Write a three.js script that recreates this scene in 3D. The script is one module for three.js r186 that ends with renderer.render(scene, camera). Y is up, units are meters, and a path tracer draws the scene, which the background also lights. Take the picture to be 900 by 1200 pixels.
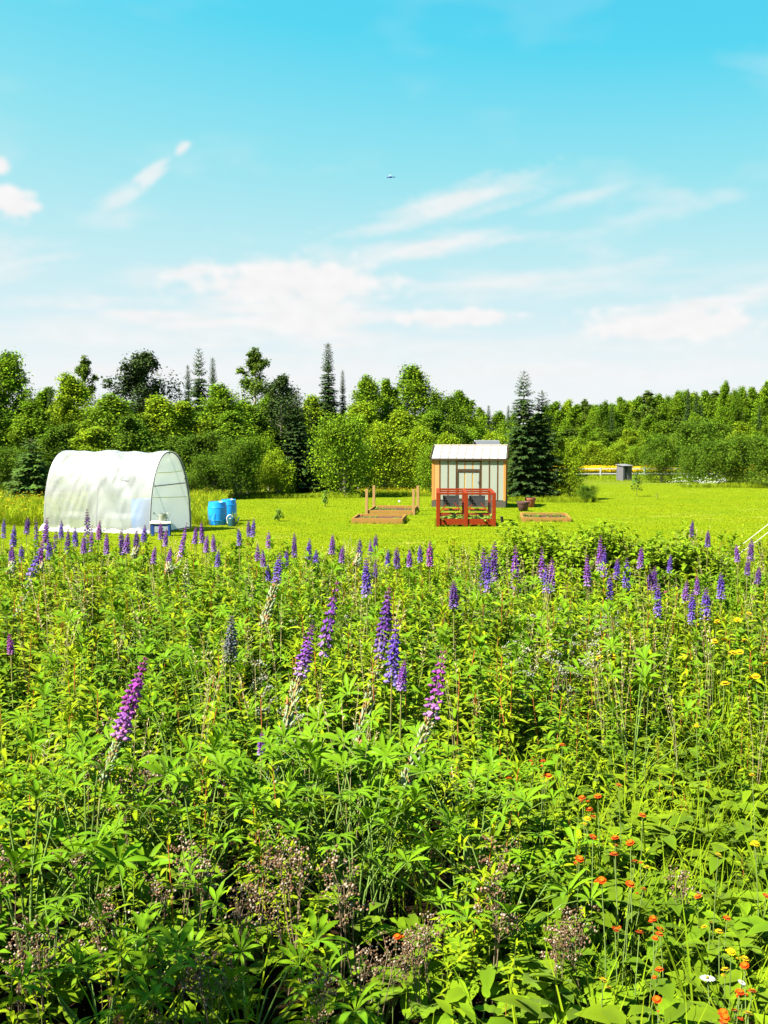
import * as THREE from 'three';
import { ImprovedNoise } from 'three/addons/math/ImprovedNoise.js';
import { RoundedBoxGeometry } from 'three/addons/geometries/RoundedBoxGeometry.js';
import { mergeGeometries } from 'three/addons/utils/BufferGeometryUtils.js';

// ---------------------------------------------------------------- camera, sky, sun, exposure
const EXPOSURE = 4.2, EYE = 1.72;
const scene = new THREE.Scene();
const camera = new THREE.PerspectiveCamera(55.03, 0.75, 0.1, 3000);
camera.position.set(0, EYE, 0);
camera.rotation.set(-4.71 * Math.PI / 180, 0, 0);
camera.updateMatrixWorld(true);
const renderer = new THREE.WebGLRenderer({ antialias: true });
renderer.toneMapping = THREE.LinearToneMapping;
renderer.toneMappingExposure = EXPOSURE;
renderer.shadowMap.enabled = true;

const SUN_AZ = 212, SUN_EL = 50;          // degrees: azimuth 180 = from -x, above 180 = a little behind the viewer
const rad = (d) => d * Math.PI / 180;
const sunDir = new THREE.Vector3(Math.cos(rad(SUN_AZ)) * Math.cos(rad(SUN_EL)), Math.sin(rad(SUN_EL)), -Math.sin(rad(SUN_AZ)) * Math.cos(rad(SUN_EL)));
const sun = new THREE.DirectionalLight(new THREE.Color(1, 0.955, 0.84), 5);
sun.name = 'sun';
sun.position.copy(sunDir).multiplyScalar(120).add(new THREE.Vector3(0, 0, -35));
sun.target.position.set(0, 0, -35); scene.add(sun.target);
sun.castShadow = true; sun.shadow.mapSize.set(4096, 4096);
Object.assign(sun.shadow.camera, { left: -70, right: 70, top: 70, bottom: -70, near: 1, far: 320 });
scene.add(sun);

const perlin = new ImprovedNoise();
const fbm = (x, y, z = 0, o = 4) => { let s = 0, a = 0.5; for (let i = 0; i < o; i++) { s += a * perlin.noise(x, y, z + i * 7.3); x *= 2.03; y *= 2.03; a *= 0.5; } return s; };
const lerp = (a, b, t) => a + (b - a) * t, clamp = (x, a = 0, b = 1) => Math.min(b, Math.max(a, x));
const sstep = (a, b, x) => { const t = clamp((x - a) / (b - a)); return t * t * (3 - 2 * t); };
{
  const W = 2048, H = 1024, data = new Float32Array(W * H * 4);
  const stops = [[0, [0.92, 0.94, 0.95]], [4, [0.86, 0.92, 0.94]], [8, [0.68, 0.87, 0.92]], [12, [0.54, 0.84, 0.90]], [18, [0.31, 0.78, 0.88]], [25, [0.10, 0.68, 0.89]], [45, [0.03, 0.40, 0.8]], [90, [0.02, 0.26, 0.62]]];
  // clouds as patches in the sky: azimuth and elevation of the middle, half sizes, tilt (degrees), strength, edge hardness
  const clouds = [
    [-21.6, 15.4, 1.7, 0.62, 0, 1.0, 4.5], [-20.4, 13.2, 1.7, 1.0, -6, 1.0, 4.5], [-20.8, 10.2, 3.4, 1.0, 12, 0.75, 1.6], [-14.6, 13.6, 1.6, 0.55, 30, 0.6, 1.8], [-13.2, 14.6, 1.2, 0.5, 35, 0.75, 2.6], [-11.3, 16.2, 0.5, 0.3, 40, 0.9, 3.5],
    [-5.2, 8.7, 7.2, 1.6, 0, 1.0, 3.4], [-6.5, 6.7, 11, 1.6, 0, 0.95, 2.2], [-14, 5.6, 8, 1.1, 0, 0.7, 1.6], [-10.8, 9.4, 1.8, 0.5, 8, 0.9, 3.6], [4.4, 13.4, 6.2, 1.0, 13, 0.85, 1.5], [11.2, 13.6, 2.8, 0.5, 10, 0.55, 1.4], [1.6, 10.6, 6.5, 0.8, 8, 0.9, 1.6], [12, 11.6, 2.6, 0.4, 9, 0.35, 1.2],
    [4.1, 6.7, 4.3, 0.62, 0, 1.0, 5.0], [16, 6.2, 5.6, 1.25, 0, 1.0, 4.0], [19.5, 7.9, 6, 0.7, 4, 0.9, 2.0], [8, 8.8, 9, 0.9, 3, 0.75, 1.4], [21.5, 20.4, 2.8, 1.2, -14, 0.25, 1.0], [20, 9.2, 5, 0.6, 5, 0.4, 1.2], [-18, 6, 6, 1.0, 4, 0.6, 1.4], [0, 3.6, 30, 1.3, 0, 0.8, 1.4], [9, 5.0, 16, 0.9, 0, 0.6, 1.4]];
  for (let r = 0; r < H; r++) {
    const el = ((r + 0.5) / H - 0.5) * 180;
    for (let c = 0; c < W; c++) {
      const k = (r * W + c) * 4, round = ((c + 0.5) / W - 0.5) * 2 * Math.PI;
      let az = round * 180 / Math.PI + 90; if (az > 180) az -= 360;      // 0 = straight ahead (-z), positive = to +x
      const ce = Math.cos(rad(el)), dx = Math.cos(round) * ce, dy = Math.sin(rad(el)), dz = Math.sin(round) * ce;
      const cs = dx * sunDir.x + dy * sunDir.y + dz * sunDir.z, near = Math.pow((1 + cs) / 2, 2.2);
      let col;
      if (el < -1) col = [0.22, 0.26, 0.16];
      else {
        const e = clamp(Math.max(el, 0) * (1.42 - 1.2 * near), 0, 90);
        let i = 0; while (i < stops.length - 2 && e > stops[i + 1][0]) i++;
        const t = clamp((e - stops[i][0]) / (stops[i + 1][0] - stops[i][0]));
        col = [0, 1, 2].map((n) => lerp(stops[i][1][n], stops[i + 1][1][n], t));
        let cover = 0;
        const n1 = fbm(az * 0.16 + 3, el * 0.42, 1.7, 5), n2 = fbm(az * 0.9, el * 1.7, 4.2, 4);
        for (const [ca, cE, rx, ry, tilt, str, hard] of clouds) {
          let x = az - ca, y = el - cE * 0.96 * Math.cos(rad(ca));
          if (Math.abs(x) > rx * 2.2 + 1 || Math.abs(y) > rx * 1.4 + ry * 2.2) continue;
          const ct = Math.cos(rad(tilt)), st = Math.sin(rad(tilt)), u = (x * ct + y * st) / rx, v = (-x * st + y * ct) / ry;
          const flat = hard > 3 && v < 0 ? 1.5 : 1;
          const streak = hard < 3 ? fbm(u * rx * 0.22 + ca, v * ry * 1.9, 2.6, 5) * 1.5 : n2 * 0.8;
          const q = 1 - Math.sqrt(u * u + v * v * flat) + streak + n1 * 0.3;
          cover = Math.max(cover, str * clamp(q * hard * 0.55 + 0.12));
        }
        cover = Math.max(cover, sstep(0.1, 0.5, n1 + fbm(az * 0.05, el * 0.2, 9, 3) * 0.5) * 0.5 * sstep(0, 4, el) * (1 - 0.85 * sstep(11, 16, el)));
        const body = 0.96 + 0.08 * n2;
        col = col.map((v, n) => lerp(v, [0.97, 0.96, 0.96][n] * body, cover));
      }
      for (let n = 0; n < 3; n++) data[k + n] = col[n] / EXPOSURE;
      data[k + 3] = 1;
    }
  }
  const sky = new THREE.DataTexture(data, W, H, THREE.RGBAFormat, THREE.FloatType);
  sky.mapping = THREE.EquirectangularReflectionMapping; sky.magFilter = THREE.LinearFilter; sky.needsUpdate = true;
  scene.background = sky; scene.environment = sky;
}

// ---------------------------------------------------------------- helpers
function mulberry(a) { return () => { a |= 0; a = a + 0x6D2B79F5 | 0; let t = Math.imul(a ^ a >>> 15, 1 | a); t = t + Math.imul(t ^ t >>> 7, 61 | t) ^ t; return ((t ^ t >>> 14) >>> 0) / 4294967296; }; }
let R = mulberry(12345);
const rr = (a, b) => a + (b - a) * R(), pick = (a) => a[Math.floor(R() * a.length)];
const V = (x, y, z) => new THREE.Vector3(x, y, z);

// the lie of the land: metres below the eye at a distance ahead, measured off the photograph from things of known size
const LAND = [[-60, 1.3], [-8, 1.68], [0, 1.74], [8, 1.98], [15, 2.22], [26, 2.54], [34, 2.68], [45, 3.02], [60, 3.55], [80, 4.2], [100, 4.75], [150, 5.5], [300, 6.2], [1200, 7]];
function below(d) { let i = 0; while (i < LAND.length - 2 && d > LAND[i + 1][0]) i++; const [a, p] = LAND[i], [b, q] = LAND[i + 1]; return lerp(p, q, (d - a) / (b - a)); }
const gy = (x, z) => EYE - (below(-z - 1.5) + below(-z) + below(-z + 1.5)) / 3 + 0.05 * perlin.noise(x * 0.21, z * 0.21, 5) * clamp(-z / 6, 0, 1);
const FOC = 1152, CP = Math.cos(rad(4.71)), SP = Math.sin(rad(4.71));
function ray(px, py) { const x = (px - 450) / FOC, y = (600 - py) / FOC; return V(x, y * CP - SP, -(CP + y * SP)); }   // pixel of the 900 x 1200 photograph to a direction
function hit(px, py, h = 0) {                                   // where that direction comes down to h metres above the ground
  const d = ray(px, py); d.divideScalar(-d.z);
  for (let t = 1.2; t < 260; t *= 1.004) { const y = EYE + d.y * t; if (y - gy(d.x * t, -t) <= h) return V(d.x * t, gy(d.x * t, -t), -t); }
  return V(d.x * 260, gy(0, -260), -260);
}
function at(px, py, dist) { const d = ray(px, py); return V(d.x, d.y, d.z).multiplyScalar(dist / -d.z).add(V(0, EYE, 0)); }
const ground = (px, dist) => { const x = (px - 450) / FOC * dist; return V(x, gy(x, -dist), -dist); };
const pxh = (topY, p) => { const q = at(450, topY, -p.z); return q.y - p.y; };            // height of something standing at p whose top is seen at row topY

const used = {};
const numbered = (n) => { const k = used[n] = (used[n] ?? -1) + 1; return k ? n + '_' + String(k).padStart(3, '0') : n; };
function tag(o, label, category, group, kind) { o.userData = { label, category }; if (group) o.userData.group = group; if (kind) o.userData.kind = kind; return o; }
function thing(name, label, category, p = V(0, 0, 0), turn = 0, group) {
  const o = new THREE.Group(); o.name = numbered(name); o.position.copy(p); o.rotation.y = turn; scene.add(o);
  return tag(o, label, category, group);
}
function part(name, geo, mat, parent = scene) {
  const m = new THREE.Mesh(geo, mat); m.name = parent === scene ? numbered(name) : name; m.castShadow = m.receiveShadow = true; parent.add(m); return m;
}
function stuff(name, label, category, geo, mat, mats, cols) {
  const m = new THREE.InstancedMesh(geo, mat, mats.length); m.name = numbered(name); m.castShadow = m.receiveShadow = true;
  mats.forEach((x, i) => { m.setMatrixAt(i, x); if (cols) m.setColorAt(i, cols[i]); });
  tag(m, label, category, null, 'stuff'); scene.add(m); return m;
}
const C = (r, g, b) => new THREE.Color().setRGB(r, g, b);
const vary = (c, a) => { const k = 1 + (R() - 0.5) * a; return [c[0] * k * (1 + (R() - 0.5) * a * 0.5), c[1] * k, c[2] * k * (1 + (R() - 0.5) * a * 0.5)]; };

class GB {                                                       // collects faces with a colour at each corner
  constructor() { this.p = []; this.c = []; this.i = []; this.n = 0; }
  v(x, y, z, c) { this.p.push(x, y, z); this.c.push(c[0], c[1], c[2]); return this.n++; }
  t(a, b, c) { this.i.push(a, b, c); }
  q(a, b, c, d) { this.i.push(a, b, c, a, c, d); }
  leaf(m, len, wid, o = {}) {                                    // a blade along +z, face up +y, folded on its midrib, curling down
    const { segs = 3, fold = 0.3, curl = 0.7, col = [0.1, 0.2, 0.03], shape = 0, cup = 0, rib = 0.85 } = o, e = m.elements;
    const put = (x, y, z, k = 1) => this.v(e[0] * x + e[4] * y + e[8] * z + e[12], e[1] * x + e[5] * y + e[9] * z + e[13], e[2] * x + e[6] * y + e[10] * z + e[14], k === 1 ? col : [col[0] * k, col[1] * k, col[2] * k]);
    let y = 0, z = 0, last = null; const a0 = put(0, 0, 0);
    for (let s = 1; s <= segs; s++) {
      const t = s / segs, a = curl * (t - 0.5 / segs); y -= Math.sin(a) * len / segs; z += Math.cos(a) * len / segs;
      if (s === segs) { const n = put(0, y, z); if (last) { this.t(last[0], last[1], n); this.t(last[1], last[2], n); } else { } break; }
      const w = wid / 2 * (shape === 1 ? Math.pow(Math.sin(Math.PI * Math.pow(t, 0.75)), 0.9) : shape === 2 ? Math.sin(Math.PI * Math.pow(t, 1.35)) : Math.sin(Math.PI * Math.pow(t, 0.8)));
      const ry = shape === 1 ? 0.035 * wid * ((s % 2) ? 1 : -1) : 0;
      const row = [put(-w, y + fold * w + ry, z + cup * w), put(0, y, z, rib), put(w, y + fold * w - ry, z + cup * w)];
      if (last) { this.q(last[0], last[1], row[1], row[0]); this.q(last[1], last[2], row[2], row[1]); } else { this.t(a0, row[1], row[0]); this.t(a0, row[2], row[1]); }
      last = row;
    }
    return this;
  }
  tube(pts, r0, r1, col, sides = 5, col2 = col) {
    let prev = null;
    for (let k = 0; k < pts.length; k++) {
      const a = pts[Math.max(0, k - 1)], b = pts[Math.min(pts.length - 1, k + 1)], d = b.clone().sub(a).normalize();
      const u = (Math.abs(d.y) > 0.9 ? V(1, 0, 0) : V(0, 1, 0)).cross(d).normalize(), w = d.clone().cross(u), t = k / (pts.length - 1), r = lerp(r0, r1, t), row = [];
      const cc = [0, 1, 2].map((n) => lerp(col[n], col2[n], t));
      for (let s = 0; s < sides; s++) { const an = s / sides * 2 * Math.PI, x = Math.cos(an) * r, y = Math.sin(an) * r; row.push(this.v(pts[k].x + u.x * x + w.x * y, pts[k].y + u.y * x + w.y * y, pts[k].z + u.z * x + w.z * y, cc)); }
      if (prev) for (let s = 0; s < sides; s++) this.q(prev[s], prev[(s + 1) % sides], row[(s + 1) % sides], row[s]);
      prev = row;
    }
    return this;
  }
  spindle(m, col, pts) {                                          // a six-cornered seed or bud: [base, tip, left, right, top, bottom]
    const e = m.elements, id = pts.map(([x, y, z]) => this.v(e[0] * x + e[4] * y + e[8] * z + e[12], e[1] * x + e[5] * y + e[9] * z + e[13], e[2] * x + e[6] * y + e[10] * z + e[14], col));
    const [b, t, l, r, u, d] = id;
    for (const [x, y] of [[l, u], [u, r], [r, d], [d, l]]) { this.t(b, x, y); this.t(t, y, x); }
    return this;
  }
  geo() {
    const g = new THREE.BufferGeometry();
    g.setAttribute('position', new THREE.Float32BufferAttribute(this.p, 3)); g.setAttribute('color', new THREE.Float32BufferAttribute(this.c, 3)); g.setIndex(this.i);
    g.computeVertexNormals(); return g;
  }
}
const _q = new THREE.Quaternion(), _e = new THREE.Euler();
const M = (p, yaw = 0, pitch = 0, roll = 0, s = 1) => new THREE.Matrix4().compose(p, _q.setFromEuler(_e.set(-pitch, yaw, roll, 'YXZ')).clone(), typeof s === 'number' ? V(s, s, s) : s);   // +z looks along yaw, lifted by pitch
const place = (o, p, yaw, pitch, roll, s) => { M(p, yaw, pitch, roll, s).decompose(o.position, o.quaternion, o.scale); return o; };

const leafMat = (k = {}) => new THREE.MeshPhysicalMaterial({ vertexColors: true, roughness: 0.95, transmission: 0.32, thickness: 0, side: THREE.DoubleSide, specularIntensity: 0.1, ...k });
const plainMat = (k = {}) => new THREE.MeshPhysicalMaterial({ vertexColors: true, roughness: 0.85, specularIntensity: 0.15, side: THREE.DoubleSide, ...k });
const MAT = {
  leaf: leafMat({ clearcoat: 0.06, clearcoatRoughness: 0.35 }), weed: leafMat(), tree: leafMat({ transmission: 0.3 }), needle: leafMat({ transmission: 0.12 }), petal: leafMat({ transmission: 0.3 }), stem: plainMat(), bark: plainMat({ roughness: 0.95 }), dry: plainMat({ roughness: 1 }),
};
function noiseTex(size, fn, srgb = false) {
  const d = new Uint8Array(size * size * 4);
  for (let y = 0; y < size; y++) for (let x = 0; x < size; x++) { const v = fn(x / size, y / size), k = (y * size + x) * 4; for (let n = 0; n < 3; n++) d[k + n] = clamp(Array.isArray(v) ? v[n] : v) * 255; d[k + 3] = 255; }
  const t = new THREE.DataTexture(d, size, size); t.wrapS = t.wrapT = THREE.RepeatWrapping; t.magFilter = THREE.LinearFilter; t.minFilter = THREE.LinearMipmapLinearFilter; t.generateMipmaps = true; if (srgb) t.colorSpace = THREE.SRGBColorSpace; t.needsUpdate = true; return t;
}
// ---------------------------------------------------------------- land
const bedEnd = (x) => 12.4 + 0.9 * perlin.noise(x * 0.35, 2.2, 0) + (x > 1.5 ? 0.3 : 0) - (x < 1.2 && x > -3.5 ? 1.2 : 0);      // where the flower bed stops and the lawn starts
{
  const g = new GB(), rows = [];
  for (let d = -30; d < 0; d += 5) rows.push(d);
  for (let d = 0; d < 16; d += 0.35) rows.push(d);
  for (let d = 16; d < 62; d += 0.8) rows.push(d);
  for (let d = 62, s = 2; d < 1200; d += s, s *= 1.08) rows.push(d);
  const NC = 180; let prev = null; const uv = [];
  for (const d of rows) {
    const w = 26 + Math.max(0, d) * 1.1, row = [];
    for (let c = 0; c <= NC; c++) {
      const x = (c / NC * 2 - 1) * w, z = -d, n = fbm(x * 0.13, z * 0.13, 3, 4), n2 = fbm(x * 0.9, z * 0.9, 8, 3);
      let col = [0.175 + 0.045 * n, 0.225 + 0.03 * n + 0.02 * n2, 0.002];                                 // mown lawn
      const wild = Math.max(sstep(0, 1.5, d - 34 - (x > -6 ? 14 : 0) - (x > 5 ? 40 : 0) + 2 * n), sstep(66, 74, d));
      col = col.map((v, i) => lerp(v, [0.14, 0.18, 0.01][i], wild));
      const dry = sstep(0.16, 0.34, n2 + n * 0.5) * (1 - wild);
      col = col.map((v, i) => lerp(v, [0.28, 0.27, 0.04][i], dry * 0.75));
      const bed = 1 - sstep(-0.3, 0.3, d - bedEnd(x));
      col = col.map((v, i) => lerp(v, [0.016 + 0.008 * n2, 0.0095 + 0.005 * n2, 0.004][i], bed));
      const dirt = sstep(0.9, 0.2, Math.hypot((x + 0.4) / 2.4, (d - 50.5) / 1.6) + n2 * 1.4);
      col = col.map((v, i) => lerp(v, [0.36, 0.28, 0.15][i], dirt * 0.8));
      row.push(g.v(x, gy(x, z), z, col)); uv.push(x / 3, z / 3);
    }
    if (prev) for (let c = 0; c < NC; c++) g.q(prev[c], prev[c + 1], row[c + 1], row[c]);
    prev = row;
  }
  const geo = g.geo(); geo.setAttribute('uv', new THREE.Float32BufferAttribute(uv, 2));
  const w = mulberry(5), S = 512, arr = new Float32Array(S * S);
  for (let k = 0; k < 26000; k++) { const x = Math.floor(w() * S), y = Math.floor(w() * S), l = 3 + w() * 9, a = w() * 6.28, v = w(); for (let s = 0; s < l; s++) { const xx = (x + Math.round(Math.cos(a) * s) + S) % S, yy = (y + Math.round(Math.sin(a) * s) + S) % S; arr[yy * S + xx] = v; } }
  const grain = noiseTex(S, (u, v) => { const k = 0.62 + 0.38 * arr[Math.floor(v * S) * S + Math.floor(u * S)]; return [k, k, k * 0.9]; });
  const m = part('ground', geo, new THREE.MeshPhysicalMaterial({ vertexColors: true, roughness: 1, specularIntensity: 0.08, map: grain, bumpMap: grain, bumpScale: 0.02, side: THREE.DoubleSide }));
  tag(m, 'mown lawn and dark bed soil running down to the trees', 'ground', null, 'structure');
}

// ---------------------------------------------------------------- trees
function broadleaf(seed, H, W, o = {}) {                            // returns [trunk with limbs, crown]
  R = mulberry(seed);
  const { low = 0.22, n = 16000, size = 0.12, col = [0.085, 0.15, 0.016], stems = 1, bark = [0.28, 0.25, 0.2], top = 0.5, clumps = 56, loose = 1.15, dome = false } = o;
  const wood = new GB(), leaves = new GB(), ends = [];
  for (let s = 0; s < stems; s++) {
    const a0 = R() * 6.28, out = stems > 1 ? rr(0.15, 0.5) * W * 0.5 : 0, hh = H * (stems > 1 ? rr(0.72, 0.97) : 0.96), lean = rr(-0.04, 0.04) * H, pts = [];
    for (let k = 0; k <= 6; k++) { const t = k / 6; pts.push(V(Math.cos(a0) * out * Math.pow(t, 0.8) + lean * t * t, hh * t, Math.sin(a0) * out * Math.pow(t, 0.8) + 0.05 * Math.sin(t * 7 + s))); }
    wood.tube(pts, H * (stems > 1 ? 0.008 : 0.014), H * 0.002, bark, 6, bark.map((v) => v * 0.7));
    const nl = Math.round(clumps / stems);
    for (let k = 0; k < nl; k++) {
      const t = lerp(low, 0.97, (k + R()) / nl), i = Math.min(5, Math.floor(t * 6)), p = pts[i].clone().lerp(pts[i + 1], t * 6 - i), an = R() * 6.28;
      const env = dome ? Math.sqrt(clamp(1 - Math.pow(t, 2.4))) : Math.pow(Math.sin(Math.PI * clamp(0.1 + 0.9 * Math.pow((t - low) / (1 - low), top))), 0.7), reach = W * 0.5 * env * rr(0.45, 1.05) / (stems > 1 ? 1.3 : 1);
      const q = p.clone().add(V(Math.cos(an) * reach, reach * rr(0.35, 1.1), Math.sin(an) * reach)); if (q.y > H) q.y = H - R() * 0.2;
      const mid = p.clone().lerp(q, 0.5); mid.y -= reach * 0.08;
      wood.tube([p, mid, q], H * 0.0045 * (1.2 - t), H * 0.001, bark.map((v) => v * 0.7), 4); ends.push([q, mid, t]);
    }
    ends.push([pts[6], pts[5], 1]);
  }
  const per = Math.round(n / ends.length);
  for (const [q, mid, t] of ends) {
    const cr = W * rr(0.08, 0.19) * loose * (1.2 - 0.8 * t), tone = vary(col, 0.35);
    for (let k = 0; k < per; k++) {
      const along = R() < 0.5 ? R() : 1, b = mid.clone().lerp(q, along); const G = () => (R() + R() + R() - 1.5) * 1.25, x = G(), y = G(), z = G();
      b.x += x * cr; b.y += y * cr * 1.15; b.z += z * cr; if (b.y < 0.08) b.y = 0.08 + R() * 0.2;
      const s = size * rr(0.7, 1.35);
      leaves.leaf(M(b, R() * 6.28, rr(-0.9, 0.5), rr(-0.5, 0.5)), s, s * 0.85, { segs: 2, fold: 0.25, curl: 0.5, col: vary(tone, 0.5), rib: 1 });
    }
  }
  return [wood.geo(), leaves.geo()];
}
function conifer(seed, H, W, o = {}) {
  R = mulberry(seed);
  const { col = [0.028, 0.055, 0.011], step = 0.14, skirt = 0.03, per = 8, sparse = 0, droop = 0.35, twig = 0.32 } = o, wood = new GB(), nd = new GB();
  wood.tube([V(0, 0, 0), V(0.02, H * 0.5, 0), V(0, H * 0.985, 0.01)], H * 0.016, 0.006, [0.12, 0.09, 0.07], 6);
  for (let h = H * skirt + 0.1; h < H * 0.975; h += step * rr(0.7, 1.2)) {
    const t = h / H, len0 = W * 0.5 * Math.pow(1 - t, 0.8) * (t < 0.08 ? 0.8 : 1) + 0.13;
    const nb = Math.max(4, Math.round(per * (0.55 + 0.45 * (1 - t)))), a0 = R() * 6.28;
    for (let b = 0; b < nb; b++) {
      if (R() < sparse) continue;
      const an = a0 + b / nb * 6.28 + rr(-0.25, 0.25), len = len0 * rr(0.72, 1.12), rise = t > 0.8 ? 0.5 : rr(-0.15, 0.12), dir = V(Math.cos(an), 0, Math.sin(an)), yaw = Math.atan2(dir.x, dir.z), tone = vary(col, 0.5);
      const P = (s) => V(dir.x * len * s, h + len * (rise * s - droop * s * s * 0.8 + 0.18 * s * s * s), dir.z * len * s);
      wood.tube([P(0), P(0.5), P(1)], 0.012 * (1.2 - t), 0.003, [0.1, 0.075, 0.055], 3);
      const nt = Math.max(3, Math.round(len / 0.075));
      for (let k = 0; k < nt; k++) {
        const s = (k + 0.6) / nt, p = P(s), tl = Math.min(twig, len * 0.5) * (1.15 - 0.55 * s) * rr(0.8, 1.2);
        for (const side of [-1, 1]) nd.leaf(M(p, yaw + side * rr(0.5, 0.95), rr(-0.55, 0.05), rr(-0.3, 0.3)), tl, tl * 0.42, { segs: 2, fold: -0.35, curl: 0.35, col: vary(tone, 0.4), rib: 1 });
        if (k % 2) nd.leaf(M(p, yaw + rr(-0.3, 0.3), rr(0, 0.4)), tl * 0.8, tl * 0.28, { segs: 2, fold: -0.35, curl: 0.3, col: vary(tone, 0.4), rib: 1 });
      }
      nd.leaf(M(P(0.85), yaw, rise), Math.max(0.1, len * 0.22), 0.07, { segs: 2, fold: -0.3, col: vary(col, 0.5).map((v) => v * 1.5), rib: 1 });
    }
  }
  for (let k = 0; k < 4; k++) nd.leaf(M(V(0, H * 0.95, 0), k * 1.6, 1.25), H * 0.05, 0.035, { segs: 2, curl: -0.1, col, rib: 1 });
  return [wood.geo(), nd.geo()];
}
// one of each kind: [height, width, trunk, crown]
const KIND = {};
const kind = (k, H, W, g, mat) => { KIND[k] = { H, W, wood: g[0], crown: g[1], mat }; };
const GREEN = [0.125, 0.21, 0.006], BRIGHT = [0.18, 0.26, 0.006], DEEP = [0.08, 0.145, 0.006];
kind('aspen_a', 7, 3.3, broadleaf(11, 7, 3.3, { col: GREEN, n: 17000 }), MAT.tree);
kind('aspen_b', 7, 2.9, broadleaf(12, 7, 2.9, { col: BRIGHT, n: 16000, top: 0.58 }), MAT.tree);
kind('aspen_c', 7, 2.4, broadleaf(13, 7, 2.4, { col: GREEN, n: 14000, low: 0.24, loose: 1.2 }), MAT.tree);
kind('aspen_d', 7, 3.6, broadleaf(14, 7, 3.6, { col: DEEP, n: 18000, stems: 2 }), MAT.tree);
kind('thin', 8, 2.4, broadleaf(15, 8, 2.4, { col: [0.085, 0.14, 0.01], n: 8000, low: 0.28, clumps: 34, loose: 0.95 }), MAT.tree);
kind('bush_a', 3.4, 3.2, broadleaf(21, 3.4, 3.2, { col: GREEN, n: 15000, low: 0.04, stems: 5, clumps: 52, dome: true, size: 0.09 }), MAT.tree);
kind('bush_b', 3.4, 3.0, broadleaf(22, 3.4, 3.0, { col: BRIGHT, n: 15000, low: 0.04, stems: 5, clumps: 52, dome: true, size: 0.088 }), MAT.tree);
kind('bush_c', 3.4, 3.4, broadleaf(23, 3.4, 3.4, { col: DEEP, n: 15500, low: 0.04, stems: 6, clumps: 54, dome: true, size: 0.09 }), MAT.tree);
kind('pine', 8, 4, broadleaf(31, 8, 4, { col: [0.035, 0.06, 0.014], n: 11000, low: 0.35, size: 0.14, clumps: 40, loose: 1.05 }), MAT.needle);
kind('spruce_a', 6, 2.3, conifer(41, 6, 2.3), MAT.needle);
kind('spruce_b', 6, 2.6, conifer(42, 6, 2.6, { per: 9 }), MAT.needle);
kind('spruce_c', 8, 1.7, conifer(43, 8, 1.7, { step: 0.11, per: 11, twig: 0.42 }), MAT.needle);
kind('fir', 3, 2.0, conifer(44, 3, 2.0, { step: 0.13, per: 9, col: [0.05, 0.095, 0.014], twig: 0.34 }), MAT.needle);
function tree(name, label, k, px, topY, wpx, dist, group, cat = 'tree', baseDrop = 0) {
  const K = KIND[k], p = ground(px, dist); p.y -= 0.06 + baseDrop;
  const h = pxh(topY, p), w = wpx / FOC * dist * (k.startsWith('aspen') ? 0.84 : 1), t = thing(name, label, cat, p, ((px * 37 + dist * 13) % 63) / 10, group);
  const sy = h / K.H, sx = w / K.W; 
  for (const [n, g, m] of [['trunk', K.wood, MAT.bark], ['crown', K.crown, K.mat]]) part(n, g, m, t).scale.set(sx, sy, sx);
  return t;
}
const LOOK = { aspen_a: 'full green', aspen_b: 'bright yellow-green', aspen_c: 'slender', aspen_d: 'deep green two-stemmed', thin: 'thin open', bush_a: 'mid green', bush_b: 'bright yellow-green', bush_c: 'dark green', spruce_c: 'spiry' };
const LW = 'woods behind the hoop tunnel', MW = 'woods behind the raised beds', FW = 'far woods beyond the yellow field', SH = 'shrubs along the far lawn edge';
const L1 = 'aspen in the woods behind the white hoop tunnel', L2 = 'aspen in the woods behind the wooden raised beds';
for (const [k, px, top, w, d] of [['aspen_a', 10, 412, 95, 47], ['aspen_d', -25, 430, 110, 46], ['aspen_b', 86, 436, 78, 50], ['aspen_c', 58, 452, 60, 54], ['aspen_a', 132, 462, 110, 45], ['aspen_b', 186, 462, 92, 46], ['aspen_d', 158, 480, 100, 43.5], ['aspen_a', 262, 450, 90, 49], ['aspen_b', 222, 470, 80, 47], ['aspen_a', 290, 470, 85, 52], ['aspen_d', 240, 500, 80, 44], ['aspen_c', 40, 470, 70, 45], ['aspen_b', 108, 500, 80, 43], ['aspen_d', 205, 505, 85, 43.5], ['aspen_a', 315, 462, 70, 55], ['aspen_c', 275, 480, 70, 46], ['aspen_d', 70, 490, 80, 44]]) tree('aspen_tree', LOOK[k] + ' ' + L1, k, px, top, w, d, LW);
for (const [k, px, top, w, d] of [['aspen_b', 362, 462, 65, 58], ['aspen_a', 430, 440, 68, 64], ['aspen_c', 455, 442, 50, 66], ['aspen_a', 486, 428, 84, 66], ['aspen_d', 517, 450, 70, 62], ['aspen_c', 540, 456, 55, 66], ['aspen_b', 420, 470, 70, 57], ['aspen_d', 345, 478, 60, 55], ['aspen_b', 466, 480, 80, 58], ['aspen_a', 505, 482, 80, 57], ['aspen_d', 533, 490, 70, 56]]) tree('aspen_tree', LOOK[k] + ' ' + L2, k, px, top, w, d, MW);
tree('aspen_tree', 'tall thin open-crowned poplar standing up behind the white hoop tunnel', 'thin', 103, 414, 46, 56, LW);
tree('aspen_tree', 'tall sparse poplar rising above the woods over the blue barrels', 'thin', 299, 404, 62, 58, LW);
tree('pine_tree', 'dark round-topped pine rising above the woods behind the hoop tunnel', 'pine', 168, 410, 86, 60, LW);
tree('pine_tree', 'dark bushy pine beside the tall sparse poplar', 'pine', 330, 438, 62, 53, LW);
tree('spruce_tree', 'tall spruce topping the woods over the blue barrels', 'spruce_a', 235, 406, 44, 60, LW);
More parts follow.
